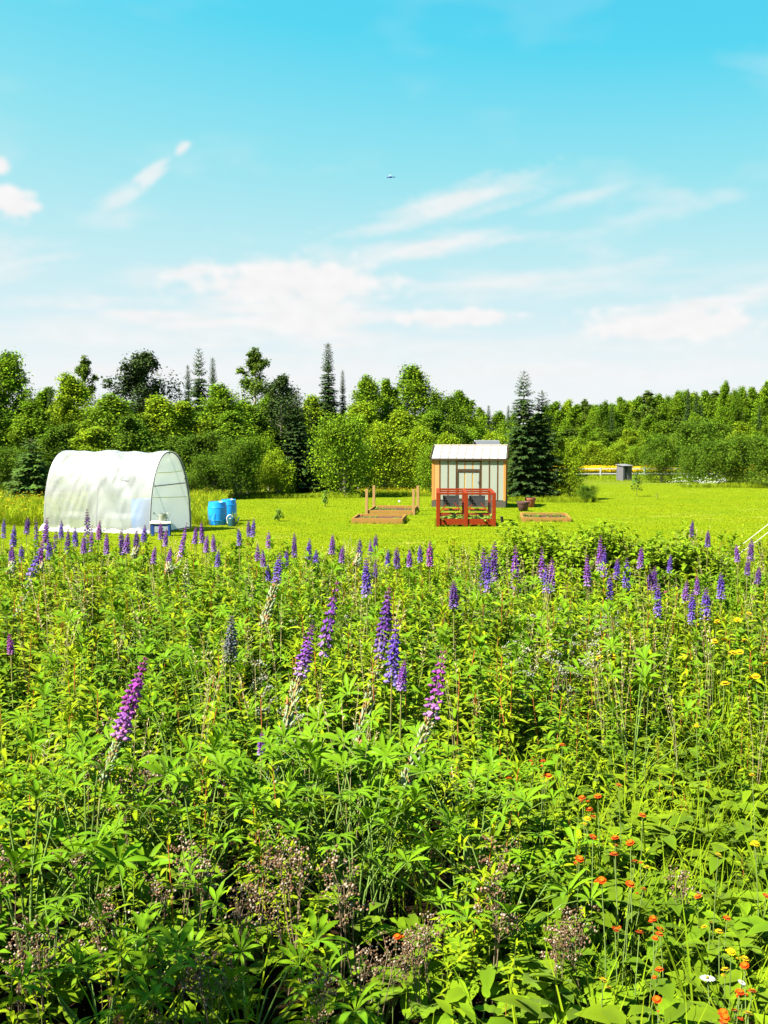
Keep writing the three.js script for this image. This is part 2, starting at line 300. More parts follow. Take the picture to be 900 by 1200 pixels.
tree('spruce_tree', 'slightly shorter spruce close beside the tall spruce over the barrels', 'spruce_c', 251, 417, 24, 60, LW);
tree('spruce_tree', 'thin low spruce tip beside the tall spruce over the barrels', 'spruce_c', 222, 426, 20, 61, LW);
tree('spruce_tree', 'tallest slim dark spruce, standing up behind the raised beds', 'spruce_c', 385, 400, 38, 58, MW);
tree('spruce_tree', 'thin spruce tip beside the tallest slim dark spruce', 'spruce_c', 402, 432, 18, 59, MW);
tree('spruce_tree', 'dark spruce column among aspens beyond the tunnel corner', 'spruce_c', 62, 452, 24, 52, LW);
tree('spruce_tree', 'dark broad spruce in shade behind the young shrub near the barrels', 'spruce_b', 348, 470, 60, 52, MW);
tree('fir_tree', 'bushy young fir beside the back corner of the hoop tunnel', 'fir', 38, 512, 70, 36, LW);
tree('shrub', 'round bright green shrub at the lawn edge behind the barrels', 'bush_b', 325, 525, 52, 44.5, MW, 'shrub');
tree('shrub', 'large leafy thicket at the lawn edge behind the raised beds', 'bush_a', 405, 484, 86, 45, MW, 'shrub');
for (const [k, px, top, w, d] of [['bush_c', 280, 515, 60, 43], ['bush_a', 298, 508, 60, 46], ['bush_c', 245, 535, 60, 42], ['bush_a', 180, 530, 70, 42], ['bush_c', 128, 535, 70, 42], ['bush_c', 10, 525, 70, 42], ['bush_a', 82, 540, 60, 42], ['bush_c', 365, 520, 40, 56]]) tree('shrub', LOOK[k] + ' dense shrub filling the foot of the tunnel woods', k, px, top, w, d, LW, 'shrub');
for (const [k, px, top, w, d] of [['bush_b', 452, 492, 70, 52], ['bush_b', 490, 498, 60, 52], ['bush_c', 434, 520, 50, 52], ['bush_a', 472, 515, 55, 56], ['bush_c', 495, 518, 50, 54], ['bush_b', 520, 505, 55, 54], ['bush_a', 508, 520, 45, 48], ['bush_a', 545, 500, 60, 58], ['bush_b', 575, 505, 60, 62], ['bush_a', 600, 500, 60, 66]]) tree('shrub', LOOK[k] + ' leafy shrub at the foot of the woods near the greenhouse', k, px, top, w, d, MW, 'shrub');
for (const [k, px, top, w, d] of [['aspen_c', 562, 476, 34, 95], ['spruce_c', 572, 474, 16, 95], ['aspen_a', 585, 482, 44, 95], ['spruce_c', 595, 474, 14, 96], ['aspen_b', 555, 488, 40, 90], ['aspen_c', 603, 484, 34, 96]]) tree('far_tree', LOOK[k] + ' distant tree showing over the greenhouse roof', k, px, top, w, d, 'trees over the greenhouse roof');
tree('spruce_tree', 'tall dark spruce just beside the greenhouse', 'spruce_a', 613, 433, 58, 41, 'spruces beside the greenhouse');
tree('spruce_tree', 'shorter broad dark spruce touching the tall spruce by the greenhouse', 'spruce_b', 634, 456, 62, 41.5, 'spruces beside the greenhouse');
tree('shrub', 'bright leafy shrub leaning against the dark spruces by the greenhouse', 'bush_b', 668, 512, 46, 41.5, null, 'shrub');
tree('shrub', 'low dark shrub at the foot of the bright shrub by the spruces', 'bush_c', 689, 569, 28, 39.5, null, 'shrub');
R = mulberry(77);
{ // the far wood on the right: two ranks of single trees
  const ks = ['aspen_a', 'aspen_c', 'aspen_b', 'aspen_c', 'thin', 'aspen_a', 'aspen_d'];
  for (let i = 0, px = 640; px < 935; i++, px += rr(9, 13)) tree('far_tree', LOOK[ks[i % 7]] + ' tall aspen in the far woods beyond the yellow field', ks[i % 7], px, lerp(476, 447, (px - 640) / 260) + rr(-7, 8), rr(30, 44), rr(138, 156), FW);
  for (let i = 0, px = 648; px < 930; i++, px += rr(15, 21)) tree('far_tree', LOOK[ks[(i * 3 + 1) % 7]] + ' shorter tree in front of the far woods', ks[(i * 3 + 1) % 7], px, rr(496, 507) - (px > 760 ? 12 : 0), rr(36, 50), rr(128, 136), 'front rank of the far woods');
  for (const [px, top, w] of [[804, 454, 14], [814, 458, 16], [820, 466, 12], [888, 474, 12], [716, 474, 12]]) tree('far_spruce', 'narrow dark spruce among the pale far aspens', 'spruce_c', px, top, w, 134, FW);
}
for (const [k, px, top, w, d] of [['bush_b', 700, 516, 46, 122], ['bush_b', 722, 518, 44, 120], ['bush_a', 746, 522, 40, 118], ['bush_b', 670, 520, 44, 122], ['bush_b', 790, 512, 50, 112], ['bush_b', 652, 524, 40, 122]]) tree('shrub', 'bright willow shrub behind the yellow field', k, px, top, w, d, 'shrubs behind the yellow field', 'shrub');
tree('shrub', 'dark spreading small tree beside the rail fence', 'bush_c', 775, 511, 52, 80, SH, 'shrub');
tree('shrub', 'tall dark rounded shrub standing behind the hedge of bushes', 'bush_c', 815, 494, 74, 84, SH, 'shrub');
for (const [k, px, top, w, d] of [['bush_c', 812, 524, 42, 68], ['bush_c', 840, 517, 58, 66], ['bush_c', 872, 512, 62, 65], ['bush_c', 904, 510, 66, 63], ['bush_a', 934, 516, 60, 62]]) tree('shrub', LOOK[k] + ' big rounded bush in the hedge along the far lawn', k, px, top, w, d, SH, 'shrub');
{ // a tall shrub standing beside the bed, whose shade lies over the lower plants
  const t = thing('shrub', 'tall shrub standing beside the near end of the flower bed', 'shrub', V(-1.98, gy(-1.98, -1.25) - 0.03, -1.25), 0.7), K = KIND.bush_c;
  for (const [n, g, m] of [['trunk', K.wood, MAT.bark], ['crown', K.crown, K.mat]]) part(n, g, m, t).scale.set(0.44, 0.74, 0.44);
}
{ // woods too deep to tell apart
  R = mulberry(91); const ms = [], cs = [];
  for (let k = 0; k < 230; k++) { const px = rr(-60, 560), d = rr(62, 110), p = ground(px, d), s = rr(0.7, 1.0) * pxh(px < 350 ? 470 : 482, p) / 7; ms.push(M(p, R() * 6.28, 0, 0, V(s * 1.1, s, s * 1.1))); cs.push(C(rr(0.8, 1.1), rr(0.8, 1.1), 1)); }
  for (let k = 0; k < 150; k++) { const px = rr(620, 960), d = rr(158, 210), p = ground(px, d), s = rr(0.8, 1.0) * pxh(lerp(480, 456, (px - 620) / 300), p) / 7; ms.push(M(p, R() * 6.28, 0, 0, V(s * 1.1, s, s * 1.1))); cs.push(C(rr(0.8, 1.1), rr(0.8, 1.1), 1)); }
  stuff('deep_woods', 'mass of deciduous woods behind the front trees', 'woods', KIND.aspen_a.crown, MAT.tree, ms, cs);
}
// ---------------------------------------------------------------- built things on the lawn
const grainTex = noiseTex(256, (u, v) => { const n = 0.5 + 0.5 * Math.sin((v * 22 + 1.6 * perlin.noise(u * 3, v * 9, 2)) * 6.28) * 0.35 + perlin.noise(u * 8, v * 90, 1) * 0.35; const k = 0.72 + 0.28 * clamp(n); return [k, k * 0.97, k * 0.93]; });
const wood = (r, g, b, rough = 0.8) => new THREE.MeshPhysicalMaterial({ specularIntensity: 0.3, color: C(r, g, b), map: grainTex, bumpMap: grainTex, bumpScale: 0.002, roughness: rough });
const paint = (r, g, b, rough = 0.5, k = {}) => new THREE.MeshStandardMaterial({ color: C(r, g, b), roughness: rough, side: THREE.DoubleSide, ...k });
const box = (w, h, d, x = 0, y = 0, z = 0, ry = 0, rz = 0, rx = 0) => new RoundedBoxGeometry(w, h, d, 1, Math.min(w, h, d) * 0.08).applyMatrix4(new THREE.Matrix4().compose(V(x, y, z), new THREE.Quaternion().setFromEuler(new THREE.Euler(rx, ry, rz, 'YXZ')), V(1, 1, 1)));
const pole = (pts, r, sides = 8) => new THREE.TubeGeometry(new THREE.CatmullRomCurve3(pts), Math.max(8, pts.length * 3), r, sides);
const faceAngle = (a, b) => Math.atan2(b.x - a.x, b.z - a.z);

// hoop tunnel under clear plastic: its near right foot and axis come from the two end hoops in the photograph
{
  const A = V(-5.62, 0, -23.5), ax = V(-0.944, 0, -0.33).normalize(), ac = V(0.33, 0, -0.944).normalize(), Lx = 3.05, Wd = 1.9, Ht = 1.98;
  const mid = A.clone().addScaledVector(ax, Lx / 2).addScaledVector(ac, Wd / 2); mid.y = gy(mid.x, mid.z);
  const t = thing('hoop_tunnel', 'white plastic covered hoop greenhouse tunnel standing behind the lupins', 'polytunnel', mid, Math.atan2(-ax.z, ax.x) + Math.PI);
  // local: x along the tunnel (+x = its open right end), z across (+z = towards the flower bed)
  const prof = (s) => { const a = s * Math.PI, c = Math.cos(a), sn = Math.sin(a); return [Wd / 2 * Math.sign(c) * Math.pow(Math.abs(c), 0.9), Ht * Math.pow(sn, 0.9)]; };
  const steel = paint(0.06, 0.065, 0.07, 0.5);
  for (const x of [-Lx / 2, 0, Lx / 2]) { const pts = []; for (let k = 0; k <= 24; k++) { const [z, y] = prof(k / 24); pts.push(V(x, y, z * 0.985)); } part('hoop', pole(pts, 0.016), steel, t); }
  for (const s of [0.22, 0.5, 0.78]) { const [z, y] = prof(s); part('purlin', pole([V(-Lx / 2, y - 0.03, z * 0.96), V(Lx / 2, y - 0.03, z * 0.96)], 0.013), steel, t); }
  part('crossbar', pole([V(Lx / 2, 1.18, -0.73), V(Lx / 2, 1.17, 0.73)], 0.012), steel, t);
  part('crossbar', pole([V(Lx / 2, 0.03, -0.93), V(Lx / 2, 0.03, 0.93)], 0.014), steel, t);
  const cord = paint(0.7, 0.62, 0.12, 0.7);
  part('cord', pole([V(Lx / 2 + 0.02, 1.5, -0.59), V(Lx / 2 + 0.02, 1.48, 0), V(Lx / 2 + 0.02, 1.49, 0.6)], 0.008, 5), cord, t);
  part('cord', pole([V(Lx / 2 + 0.02, 0.82, -0.84), V(Lx / 2 + 0.02, 0.86, 0), V(Lx / 2 + 0.02, 0.9, 0.82)], 0.008, 5), cord, t);
  const film = new THREE.MeshPhysicalMaterial({ color: C(0.64, 0.645, 0.66), roughness: 0.52, transmission: 0.84, thickness: 0, specularIntensity: 1, ior: 1.5, clearcoat: 0.5, clearcoatRoughness: 0.22, side: THREE.DoubleSide });
  const sheet = (nu, nv, fn) => { const g = new THREE.PlaneGeometry(1, 1, nu, nv), p = g.attributes.position; for (let k = 0; k < p.count; k++) { const v = fn(p.getX(k) + 0.5, p.getY(k) + 0.5); p.setXYZ(k, v.x, v.y, v.z); } g.computeVertexNormals(); return g; };
  part('plastic_cover', sheet(110, 90, (u, v) => {
    const [z, y] = prof(v), x = (u - 0.5) * (Lx + 0.03), out = V(0, y * 0.35, z).normalize();
    const sag = 0.045 * Math.sin(u * 2 * Math.PI) ** 2 * (v > 0.06 && v < 0.94 ? 1 : 0.4);
    const wr = 0.05 * perlin.noise(u * 5 + v * 7, v * 3 - u * 4, 2) + 0.028 * perlin.noise(u * 16 - v * 12, v * 8 + u * 7, 6) + 0.02 * Math.pow(Math.abs(perlin.noise(u * 4 + v * 5, u * 3, 11)), 0.6);
    const edge = Math.min(1, Math.min(u, 1 - u) * 9);
    return V(x, y + out.y * (0.02 + (wr - sag) * edge) - (v < 0.02 || v > 0.98 ? 0.05 : 0), z + out.z * (0.02 + (wr - sag) * edge) * (y > 0.1 ? 1 : 1.4));
  }), film, t);
  const endFilm = new THREE.MeshPhysicalMaterial({ color: C(0.80, 0.80, 0.79), roughness: 0.9, transmission: 0.5, thickness: 0, side: THREE.DoubleSide });
  const shapeEnd = (x) => sheet(30, 30, (u, v) => { const [zz, y] = prof(0.5 * v); return V(x + 0.02 * perlin.noise(u * 3, v * 5, 3), y - 0.01, (u * 2 - 1) * Math.abs(zz) * 0.985); });
  part('end_panel', shapeEnd(Lx / 2 - 0.03), endFilm, t);
  part('loose_skirt', sheet(60, 6, (u, v) => V((u - 0.5) * (Lx + 0.1), 0.03 + 0.11 * v * Math.abs(perlin.noise(u * 14, v * 2, 8)) * 2 + 0.05 * v, Wd / 2 + 0.03 + 0.2 * (1 - v) + 0.08 * perlin.noise(u * 9, v * 3, 4))), film, t);
  // what stands inside shows through as a pale blue shape
  const ib = t.localToWorld(V(Lx / 2 - 0.62, 0.02, 0.35)); t.updateMatrixWorld();
  globalThis.insideTunnel = t.localToWorld(V(Lx / 2 - 0.6, 0, 0.35));
}
function barrelGeo(h, r) {
  const pts = [[0, 0], [r * 0.86, 0], [r * 0.9, h * 0.03], [r * 0.97, h * 0.2], [r * 0.995, h * 0.24], [r, h * 0.5], [r * 0.995, h * 0.74], [r * 0.97, h * 0.8], [r * 0.9, h * 0.96], [r * 0.91, h], [r * 0.87, h], [r * 0.86, h * 0.965], [r * 0.8, h * 0.95], [0, h * 0.95]].map(([x, y]) => new THREE.Vector2(x, y));
  return new THREE.LatheGeometry(pts, 28);
}
const bluePlastic = paint(0.004, 0.21, 0.64, 0.35);
function barrel(p, h, r, label) {
  const t = thing('blue_barrel', label, 'barrel', p, 0, null);
  part('drum', barrelGeo(h, r), bluePlastic, t);
  for (const y of [0.22, 0.77]) part('rolling_hoop', new THREE.TorusGeometry(r * 0.985, 0.008, 6, 28).rotateX(Math.PI / 2).translate(0, h * y, 0), bluePlastic, t);
  for (const a of [0.6, 3.5]) part('bung', new THREE.CylinderGeometry(0.03, 0.03, 0.02, 10).translate(Math.cos(a) * r * 0.6, h * 0.96, Math.sin(a) * r * 0.6), paint(0.02, 0.1, 0.3), t);
}
{
  const b1 = hit(255, 615), b2 = hit(266, 612.5); b2.x = (265.5 - 450) / FOC * -b2.z;
  barrel(b1, 0.63, 0.255, 'blue plastic barrel with a dark can leaning on its side'); barrel(b2.add(V(-0.02, 0, -0.42)), 0.62, 0.225, 'blue plastic barrel half hidden behind the other barrel');
  const p = globalThis.insideTunnel; p.y = gy(p.x, p.z); barrel(p, 0.8, 0.27, 'blurred blue barrel seen through the tunnel plastic');
  // dark teal watering can by the barrels
  const cpos = hit(271.5, 617), t = thing('watering_can', 'dark teal watering can standing against the blue barrels', 'watering can', cpos, 0.3), teal = paint(0.008, 0.05, 0.055, 0.4);
  part('can_body', new THREE.LatheGeometry([[0, 0], [0.1, 0], [0.105, 0.02], [0.1, 0.2], [0.085, 0.235], [0.05, 0.24], [0.05, 0.25]].map(([x, y]) => new THREE.Vector2(x, y)), 18), teal, t);
  part('spout', pole([V(0.09, 0.05, 0), V(0.15, 0.1, 0), V(0.21, 0.24, 0)], 0.018), teal, t);
  part('handle', pole([V(0.04, 0.24, 0), V(-0.03, 0.31, 0), V(-0.12, 0.25, 0), V(-0.105, 0.08, 0)], 0.012), paint(0.55, 0.55, 0.52), t);
}
{ // little table in front of the tunnel with a watering can
  const p = ground(187.5, 22.9), d = -p.z, s = (n) => n / FOC * d, t = thing('garden_stool', 'small white topped stool with blue legs beside the hoop tunnel', 'stool', p, 0.12);
  const H = s(17), w = s(24), blue = wood(0.02, 0.06, 0.26, 0.5), white = wood(0.72, 0.72, 0.68, 0.6);
  part('top', box(w, 0.045, w * 0.6, 0, H - 0.02, 0), white, t);
  for (const [a, b] of [[-1, 1], [1, 1], [-1, -1], [1, -1]]) part('leg', box(0.05, H - 0.045, 0.05, a * w * 0.4, (H - 0.045) / 2, b * w * 0.22), blue, t);
  part('rail', box(w * 0.72, 0.05, 0.02, 0, H - 0.08, w * 0.22), blue, t);
  const c = thing('watering_can', 'grey metal watering can standing on the small stool', 'watering can', V(p.x + s(2.2), p.y + H + 0.003, p.z), 0), zinc = paint(0.25, 0.27, 0.24, 0.5, { metalness: 0.35 });
  part('can_body', new THREE.LatheGeometry([[0, 0], [s(4.6), 0], [s(4.6), s(9.3)], [s(4.3), s(9.3)], [s(4.3), s(2)]].map(([x, y]) => new THREE.Vector2(x, y)), 20), zinc, c);
  part('spout', pole([V(-s(4.3), s(2.2), 0), V(-s(7), s(5.5), 0), V(-s(10.2), s(9.2), 0)], 0.016), zinc, c);
  part('spout_rose', new THREE.CylinderGeometry(0.03, 0.018, 0.03, 12).rotateZ(0.8).translate(-s(10.4), s(9.4), 0), zinc, c);
  part('handle', pole([V(s(4.5), s(3), 0), V(s(6.5), s(5), 0), V(s(8), s(8.4), 0), V(s(6.4), s(9.6), 0), V(s(4.4), s(8.8), 0)], 0.011), zinc, c);
}

// raised beds: four boards, soil and what grows in it
const larch = wood(0.27, 0.145, 0.035), larchDark = larch, soilMat = plainMat({ roughness: 1 });
function soil(w, d, y, parent) {
  const g = new GB(); let prev = null;
  for (let j = 0; j <= 14; j++) { const row = []; for (let i = 0; i <= 14; i++) { const k = vary([0.075, 0.04, 0.024], 0.6); row.push(g.v((i / 14 - 0.5) * w, y + rr(-0.015, 0.02), (j / 14 - 0.5) * d, k)); } if (prev) for (let i = 0; i < 14; i++) g.q(prev[i], prev[i + 1], row[i + 1], row[i]); prev = row; }
  part('soil', g.geo(), soilMat, parent);
}
function seedling(parent, x, y, z, s, col = [0.13, 0.22, 0.02]) {
  const g = new GB(); for (let k = 0; k < 9; k++) g.leaf(M(V(0, s * rr(0, 0.3), 0), R() * 6.28, rr(0.1, 1)), s * rr(0.5, 1), s * 0.4, { col: vary(col, 0.4) });
  part('seedling', g.geo(), MAT.weed, parent).position.set(x, y, z);
}
const edges = [];
function raisedBed(label, FL, FR, depth, h, plants, yaw = -0.1) {
  const w = FR.x - FL.x;
  const c = FL.clone().lerp(FR, 0.5).add(V(Math.sin(yaw), 0, Math.cos(yaw)).multiplyScalar(-depth / 2)); c.y = gy(c.x, c.z) - 0.03;
  const t = thing('raised_bed', label, 'raised bed', c, yaw); edges.push([c, yaw, w, depth]);
  part('board', box(w, h, 0.045, 0, h / 2, depth / 2), larch, t); part('board', box(w, h, 0.045, 0, h / 2, -depth / 2), larch, t);
  for (const s of [-1, 1]) { part('board', box(0.045, h - 0.004, depth - 0.05, s * (w / 2 - 0.024), h / 2, 0), larchDark, t); for (const e of [-1, 1]) part('corner_post', box(0.07, h - 0.02, 0.07, s * (w / 2 - 0.085), h / 2 - 0.012, e * (depth / 2 - 0.062)), larchDark, t); }
  soil(w - 0.1, depth - 0.06, h * 0.62, t);
  for (let k = 0; k < plants; k++) seedling(t, rr(-0.44, 0.44) * w, h * 0.62, rr(-0.42, 0.42) * depth, rr(0.05, 0.11));
  return [t, w];
}
R = mulberry(301);
raisedBed('low wooden raised bed of dark soil beside the bed with posts', hit(411.7, 614), hit(472, 614), 1.45, 0.19, 14);
{
  const [t, w] = raisedBed('low wooden raised bed with four tall corner posts', hit(430.5, 603.5), hit(484, 603.5), 2.0, 0.2, 40);
  for (const a of [-1, 1]) for (const b of [-1, 1]) part('post', box(0.085, 0.86, 0.085, a * (w / 2 + 0.022), 0.43, b * (1.0 + 0.022) - 0.0, 0, 0.012 * a), wood(0.30, 0.18, 0.07), t);
}
raisedBed('low pale wooden raised bed with seedlings near the terracotta pots', hit(612, 611.5), hit(669, 611.5), 1.7, 0.17, 46);

// red timber cage bed with wire sides
{
  const FL = hit(516, 617), FR = hit(579, 617.5), w = Math.hypot(FR.x - FL.x, FR.z - FL.z) + 0.05, dp = 2.0, h = 0.87, c = FL.clone().lerp(FR, 0.5).add(V(0.02, 0, -dp / 2)); c.y = gy(c.x, c.z);
  const t = thing('cage_bed', 'red stained timber garden cage with wire mesh sides on the lawn', 'garden cage', c, -0.05), red = wood(0.19, 0.022, 0.002, 0.95), redTop = red;
  for (const x of [-1, 0, 1]) for (const z of [-1, 1]) part('post', box(0.1, h, 0.1, x * w / 2, h / 2, z * dp / 2), red, t);
  for (const z of [-1, 1]) { part('rail', box(w + 0.1, 0.05, 0.1, 0, h + 0.026, z * dp / 2), redTop, t); for (const x of [-1, 1]) part('board', box(w / 2 - 0.09, 0.16, 0.035, x * w / 4, 0.14, z * dp / 2), red, t); }
  for (const x of [-1, 0, 1]) { part('rail', box(0.09, 0.046, dp - 0.105, x * w / 2, h + 0.025, 0), redTop, t); if (x) part('board', box(0.035, 0.16, dp - 0.09, x * w / 2, 0.14, 0), red, t); }
  part('rail', box(w - 0.1, 0.045, 0.05, 0, h + 0.024, -0.05), redTop, t);
  for (const x of [-1, 1]) {                                   // black trays on slanting red racks inside
    part('rack', box(w * 0.3, 0.03, 0.1, x * w * 0.25, 0.36, -dp * 0.18, 0, 0, 0.35), red, t);
    part('rack', box(w * 0.4, 0.03, 0.05, x * w * 0.25, 0.26, dp * 0.05), red, t);
    for (const e of [-1, 1]) part('brace', box(0.03, 0.34, 0.03, x * w * 0.25 + e * w * 0.14, 0.4, -dp * 0.3, 0, e * 0.7), red, t);
    part('tray', box(w * 0.31, 0.3, 0.03, x * w * 0.25, 0.58, -dp * 0.42), paint(0.012, 0.013, 0.014, 0.8), t);
  }
  edges.push([c, -0.05, w, dp]);
  const wire = paint(0.14, 0.13, 0.12, 0.5, { metalness: 0.6 }), gs = [];
  const wireBar = (a, b) => { const d = b.clone().sub(a), g = new THREE.CylinderGeometry(0.0013, 0.0013, d.length(), 3, 1, true); g.applyMatrix4(new THREE.Matrix4().compose(a.clone().lerp(b, 0.5), new THREE.Quaternion().setFromUnitVectors(V(0, 1, 0), d.normalize()), V(1, 1, 1))); gs.push(g); };
  for (const z of [-1, 1]) { for (let k = 1; k < 22; k++) wireBar(V((k / 22 - 0.5) * w, 0.22, z * dp / 2), V((k / 22 - 0.5) * w, h, z * dp / 2)); for (let k = 1; k < 10; k++) wireBar(V(-w / 2, 0.2 + k * 0.067, z * dp / 2), V(w / 2, 0.2 + k * 0.067, z * dp / 2)); }
  for (const x of [-1, 1]) { for (let k = 1; k < 22; k++) wireBar(V(x * w / 2, 0.22, (k / 22 - 0.5) * dp), V(x * w / 2, h, (k / 22 - 0.5) * dp)); for (let k = 1; k < 10; k++) wireBar(V(x * w / 2, 0.2 + k * 0.067, -dp / 2), V(x * w / 2, 0.2 + k * 0.067, dp / 2)); }
  const wm = part('wire_mesh', mergeGeometries(gs), wire, t); wm.userData.kind = 'stuff';
  soil(w - 0.1, dp - 0.1, 0.13, t);
  for (let k = 0; k < 60; k++) seedling(t, rr(-0.45, 0.45) * w, 0.13, rr(-0.1, 0.46) * dp, rr(0.14, 0.26), [0.18, 0.27, 0.03]);
}

// greenhouse
{
  const c0 = hit(549, 594.5), yaw = -rad(8.5), Wd = 2.62, Dp = 2.3, eave = 1.76, ridge = 2.2;
  const c = c0.clone().add(V(Math.sin(yaw), 0, Math.cos(yaw)).multiplyScalar(-Dp / 2)); c.y = gy(c.x, c.z) - 0.04;
  const t = thing('greenhouse', 'small timber greenhouse with milky panels and a pale ribbed roof', 'greenhouse', c, yaw);
  const cedar = wood(0.40, 0.18, 0.045), dark = wood(0.05, 0.032, 0.018), base = wood(0.07, 0.064, 0.05);
  const poly = new THREE.MeshPhysicalMaterial({ color: C(0.46, 0.49, 0.42), roughness: 0.66, transmission: 0.6, thickness: 0, clearcoat: 0.4, clearcoatRoughness: 0.15, side: THREE.DoubleSide });
  const roofPoly = new THREE.MeshPhysicalMaterial({ color: C(0.4, 0.41, 0.42), roughness: 0.8, transmission: 0.5, thickness: 0, clearcoat: 0.3, clearcoatRoughness: 0.25, side: THREE.DoubleSide });
  const cedarPanel = wood(0.46, 0.23, 0.085), hw = Wd / 2, hd = Dp / 2, b0 = 0.3, bay = Wd / 9;
  part('floor', box(Wd - 0.1, 0.04, Dp - 0.1, 0, 0.05, 0), wood(0.2, 0.17, 0.13), t);
  for (const z of [-1, 1]) part('skirting_board', box(Wd, b0, 0.05, 0, b0 / 2, z * hd), base, t);
  for (const x of [-1, 1]) part('skirting_board', box(0.05, b0 - 0.006, Dp - 0.06, x * (hw - 0.03), b0 / 2, 0), base, t);
  for (const x of [-1, 1]) for (const z of [-1, 1]) part('corner_post', box(0.09, eave - b0 - 0.004, 0.09, x * (hw - 0.047), (eave + b0) / 2, z * (hd - 0.03)), cedar, t);
  for (let k = 0; k < 9; k++) {
    const x = -hw + (k + 0.5) * bay;
    for (const z of [-1, 1]) {
      if (z > 0 && k >= 3 && k <= 5) continue;
      part('glazing_panel', box(bay - 0.034, eave - b0 - 0.05, 0.008, x, (eave + b0) / 2, z * hd), z > 0 && k === 0 ? cedarPanel : poly, t);
    }
    for (const z of [-1, 1]) part('roof_panel', box(bay - 0.012, 0.012, Math.hypot(hd + 0.1, ridge - eave), x, (ridge + eave) / 2 + 0.035, z * (hd + 0.1) / 2, 0, 0, z * Math.atan2(ridge - eave, hd + 0.1)), roofPoly, t);
  }
  for (let k = 1; k < 9; k++) {
    const x = -hw + k * bay;
    for (const z of [-1, 1]) { if (z > 0 && (k === 4 || k === 5)) continue; part('mullion', box(0.022, eave - b0 - 0.05, 0.03, x - 0.01, (eave + b0) / 2, z * (hd + 0.012)), dark, t); part('stud', box(0.024, eave - b0 - 0.05, 0.07, x + 0.013, (eave + b0) / 2, z * (hd - 0.024)), cedar, t); }
    for (const z of [-1, 1]) part('roof_batten', box(0.02, 0.02, Math.hypot(hd + 0.1, ridge - eave), x, (ridge + eave) / 2 + 0.05, z * (hd + 0.1) / 2, 0, 0, z * Math.atan2(ridge - eave, hd + 0.1)), wood(0.26, 0.18, 0.10), t);
    part('rafter', box(0.035, 0.06, Math.hypot(hd, ridge - eave), x, (ridge + eave) / 2 - 0.03, hd / 2, 0, 0, Math.atan2(ridge - eave, hd + 0.1)), cedar, t);
  }
  for (const z of [-1, 1]) part('eave_board', box(Wd + 0.12, 0.075, 0.04, 0, eave + 0.005, z * (hd + 0.075)), dark, t);
  for (const z of [-1, 1]) part('top_plate', box(Wd - 0.19, 0.05, 0.06, 0, eave - 0.03, z * (hd - 0.03)), cedar, t);
  part('ridge_cap', box(Wd + 0.06, 0.03, 0.07, 0, ridge + 0.06, 0), wood(0.42, 0.36, 0.28), t);
  // door in the three middle bays, with a transom above
  const dw = bay * 3 - 0.05, door = part('door', box(dw, 0.07, 0.05, 0, 1.36, hd + 0.002), dark, t);
  for (const s of [-1, 1]) part('stile', box(0.05, 1.36 - b0, 0.05, s * (dw / 2 - 0.02), (1.33 + b0) / 2 - 0.02, hd + 0.005), dark, door);
  for (const s of [-1, 1]) part('stile', box(0.04, 1.3 - b0, 0.03, s * dw / 6, (1.32 + b0) / 2, hd - 0.03), wood(0.6, 0.36, 0.08), door);
  for (const k of [-1, 0, 1]) part('pane', box(dw / 3 - 0.045, 1.26 - b0, 0.008, k * dw / 3, (1.32 + b0) / 2, hd), poly, door);
  part('rail', box(dw, 0.06, 0.04, 0, b0 + 0.05, hd - 0.01), dark, door);
  part('handle', box(0.02, 0.1, 0.03, dw / 2 - 0.06, 0.95, hd + 0.045), paint(0.05, 0.05, 0.05), door);
  const tr = part('transom', box(dw, 0.04, 0.05, 0, eave - 0.06, hd + 0.002), dark, t);
  for (const k of [-1, 0, 1]) part('pane', box(dw / 3 - 0.05, eave - 1.49, 0.008, k * dw / 3, (eave + 1.35) / 2, hd), poly, tr);
  for (const k of [-0.5, 0.5]) part('stile', box(0.04, eave - 1.49, 0.04, k * dw / 1.5 - k * dw / 3, (eave + 1.35) / 2, hd - 0.02), cedar, tr);
  // end walls: gable, two glazed bays, window
  for (const x of [-1, 1]) {
    const sh = new THREE.Shape([new THREE.Vector2(-hd, eave + 0.03), new THREE.Vector2(hd, eave + 0.03), new THREE.Vector2(0, ridge)]);
    const g = new THREE.ExtrudeGeometry(sh, { depth: 0.01, bevelEnabled: false }).rotateY(Math.PI / 2).translate(x * (hw - 0.02) - 0.005, 0, 0); part('gable_panel', g, poly, t);
    for (let k = 0; k < 4; k++) { const z = -hd + (k + 0.5) * Dp / 4; part('glazing_panel', box(0.008, eave - b0 - 0.1, Dp / 4 - 0.06, x * (hw - 0.02), (eave + b0) / 2, z), poly, t); if (k) part('mullion', box(0.05, eave - b0 - 0.06, 0.05, x * (hw - 0.015), (eave + b0) / 2, -hd + k * Dp / 4), cedar, t); }
    part('end_rail', box(0.05, 0.06, Dp - 0.16, x * (hw - 0.02), eave - 0.02, 0), cedar, t); part('end_rail', box(0.06, 0.05, Dp - 0.2, x * (hw - 0.012), 0.75, 0), cedar, t);
    for (const z of [-1, 1]) part('barge_board', box(0.03, 0.08, Math.hypot(hd + 0.1, ridge - eave), x * (hw + 0.045), (ridge + eave) / 2 + 0.02, z * (hd + 0.1) / 2, 0, 0, z * Math.atan2(ridge - eave, hd + 0.1)), dark, t);
  }
  part('lining_board', box(bay * 0.5, eave - b0 - 0.1, 0.02, -hw + bay * 1.3, (eave + b0) / 2, hd - 0.1), cedar, t); part('lining_board', box(bay * 0.3, eave - b0 - 0.1, 0.02, hw - bay * 0.25, (eave + b0) / 2, hd - 0.1), cedar, t);
  edges.push([c, yaw, Wd, Dp]);
  // staging inside
  part('bench_top', box(Wd - 0.3, 0.04, 0.5, 0, 0.75, -hd + 0.36), cedar, t);
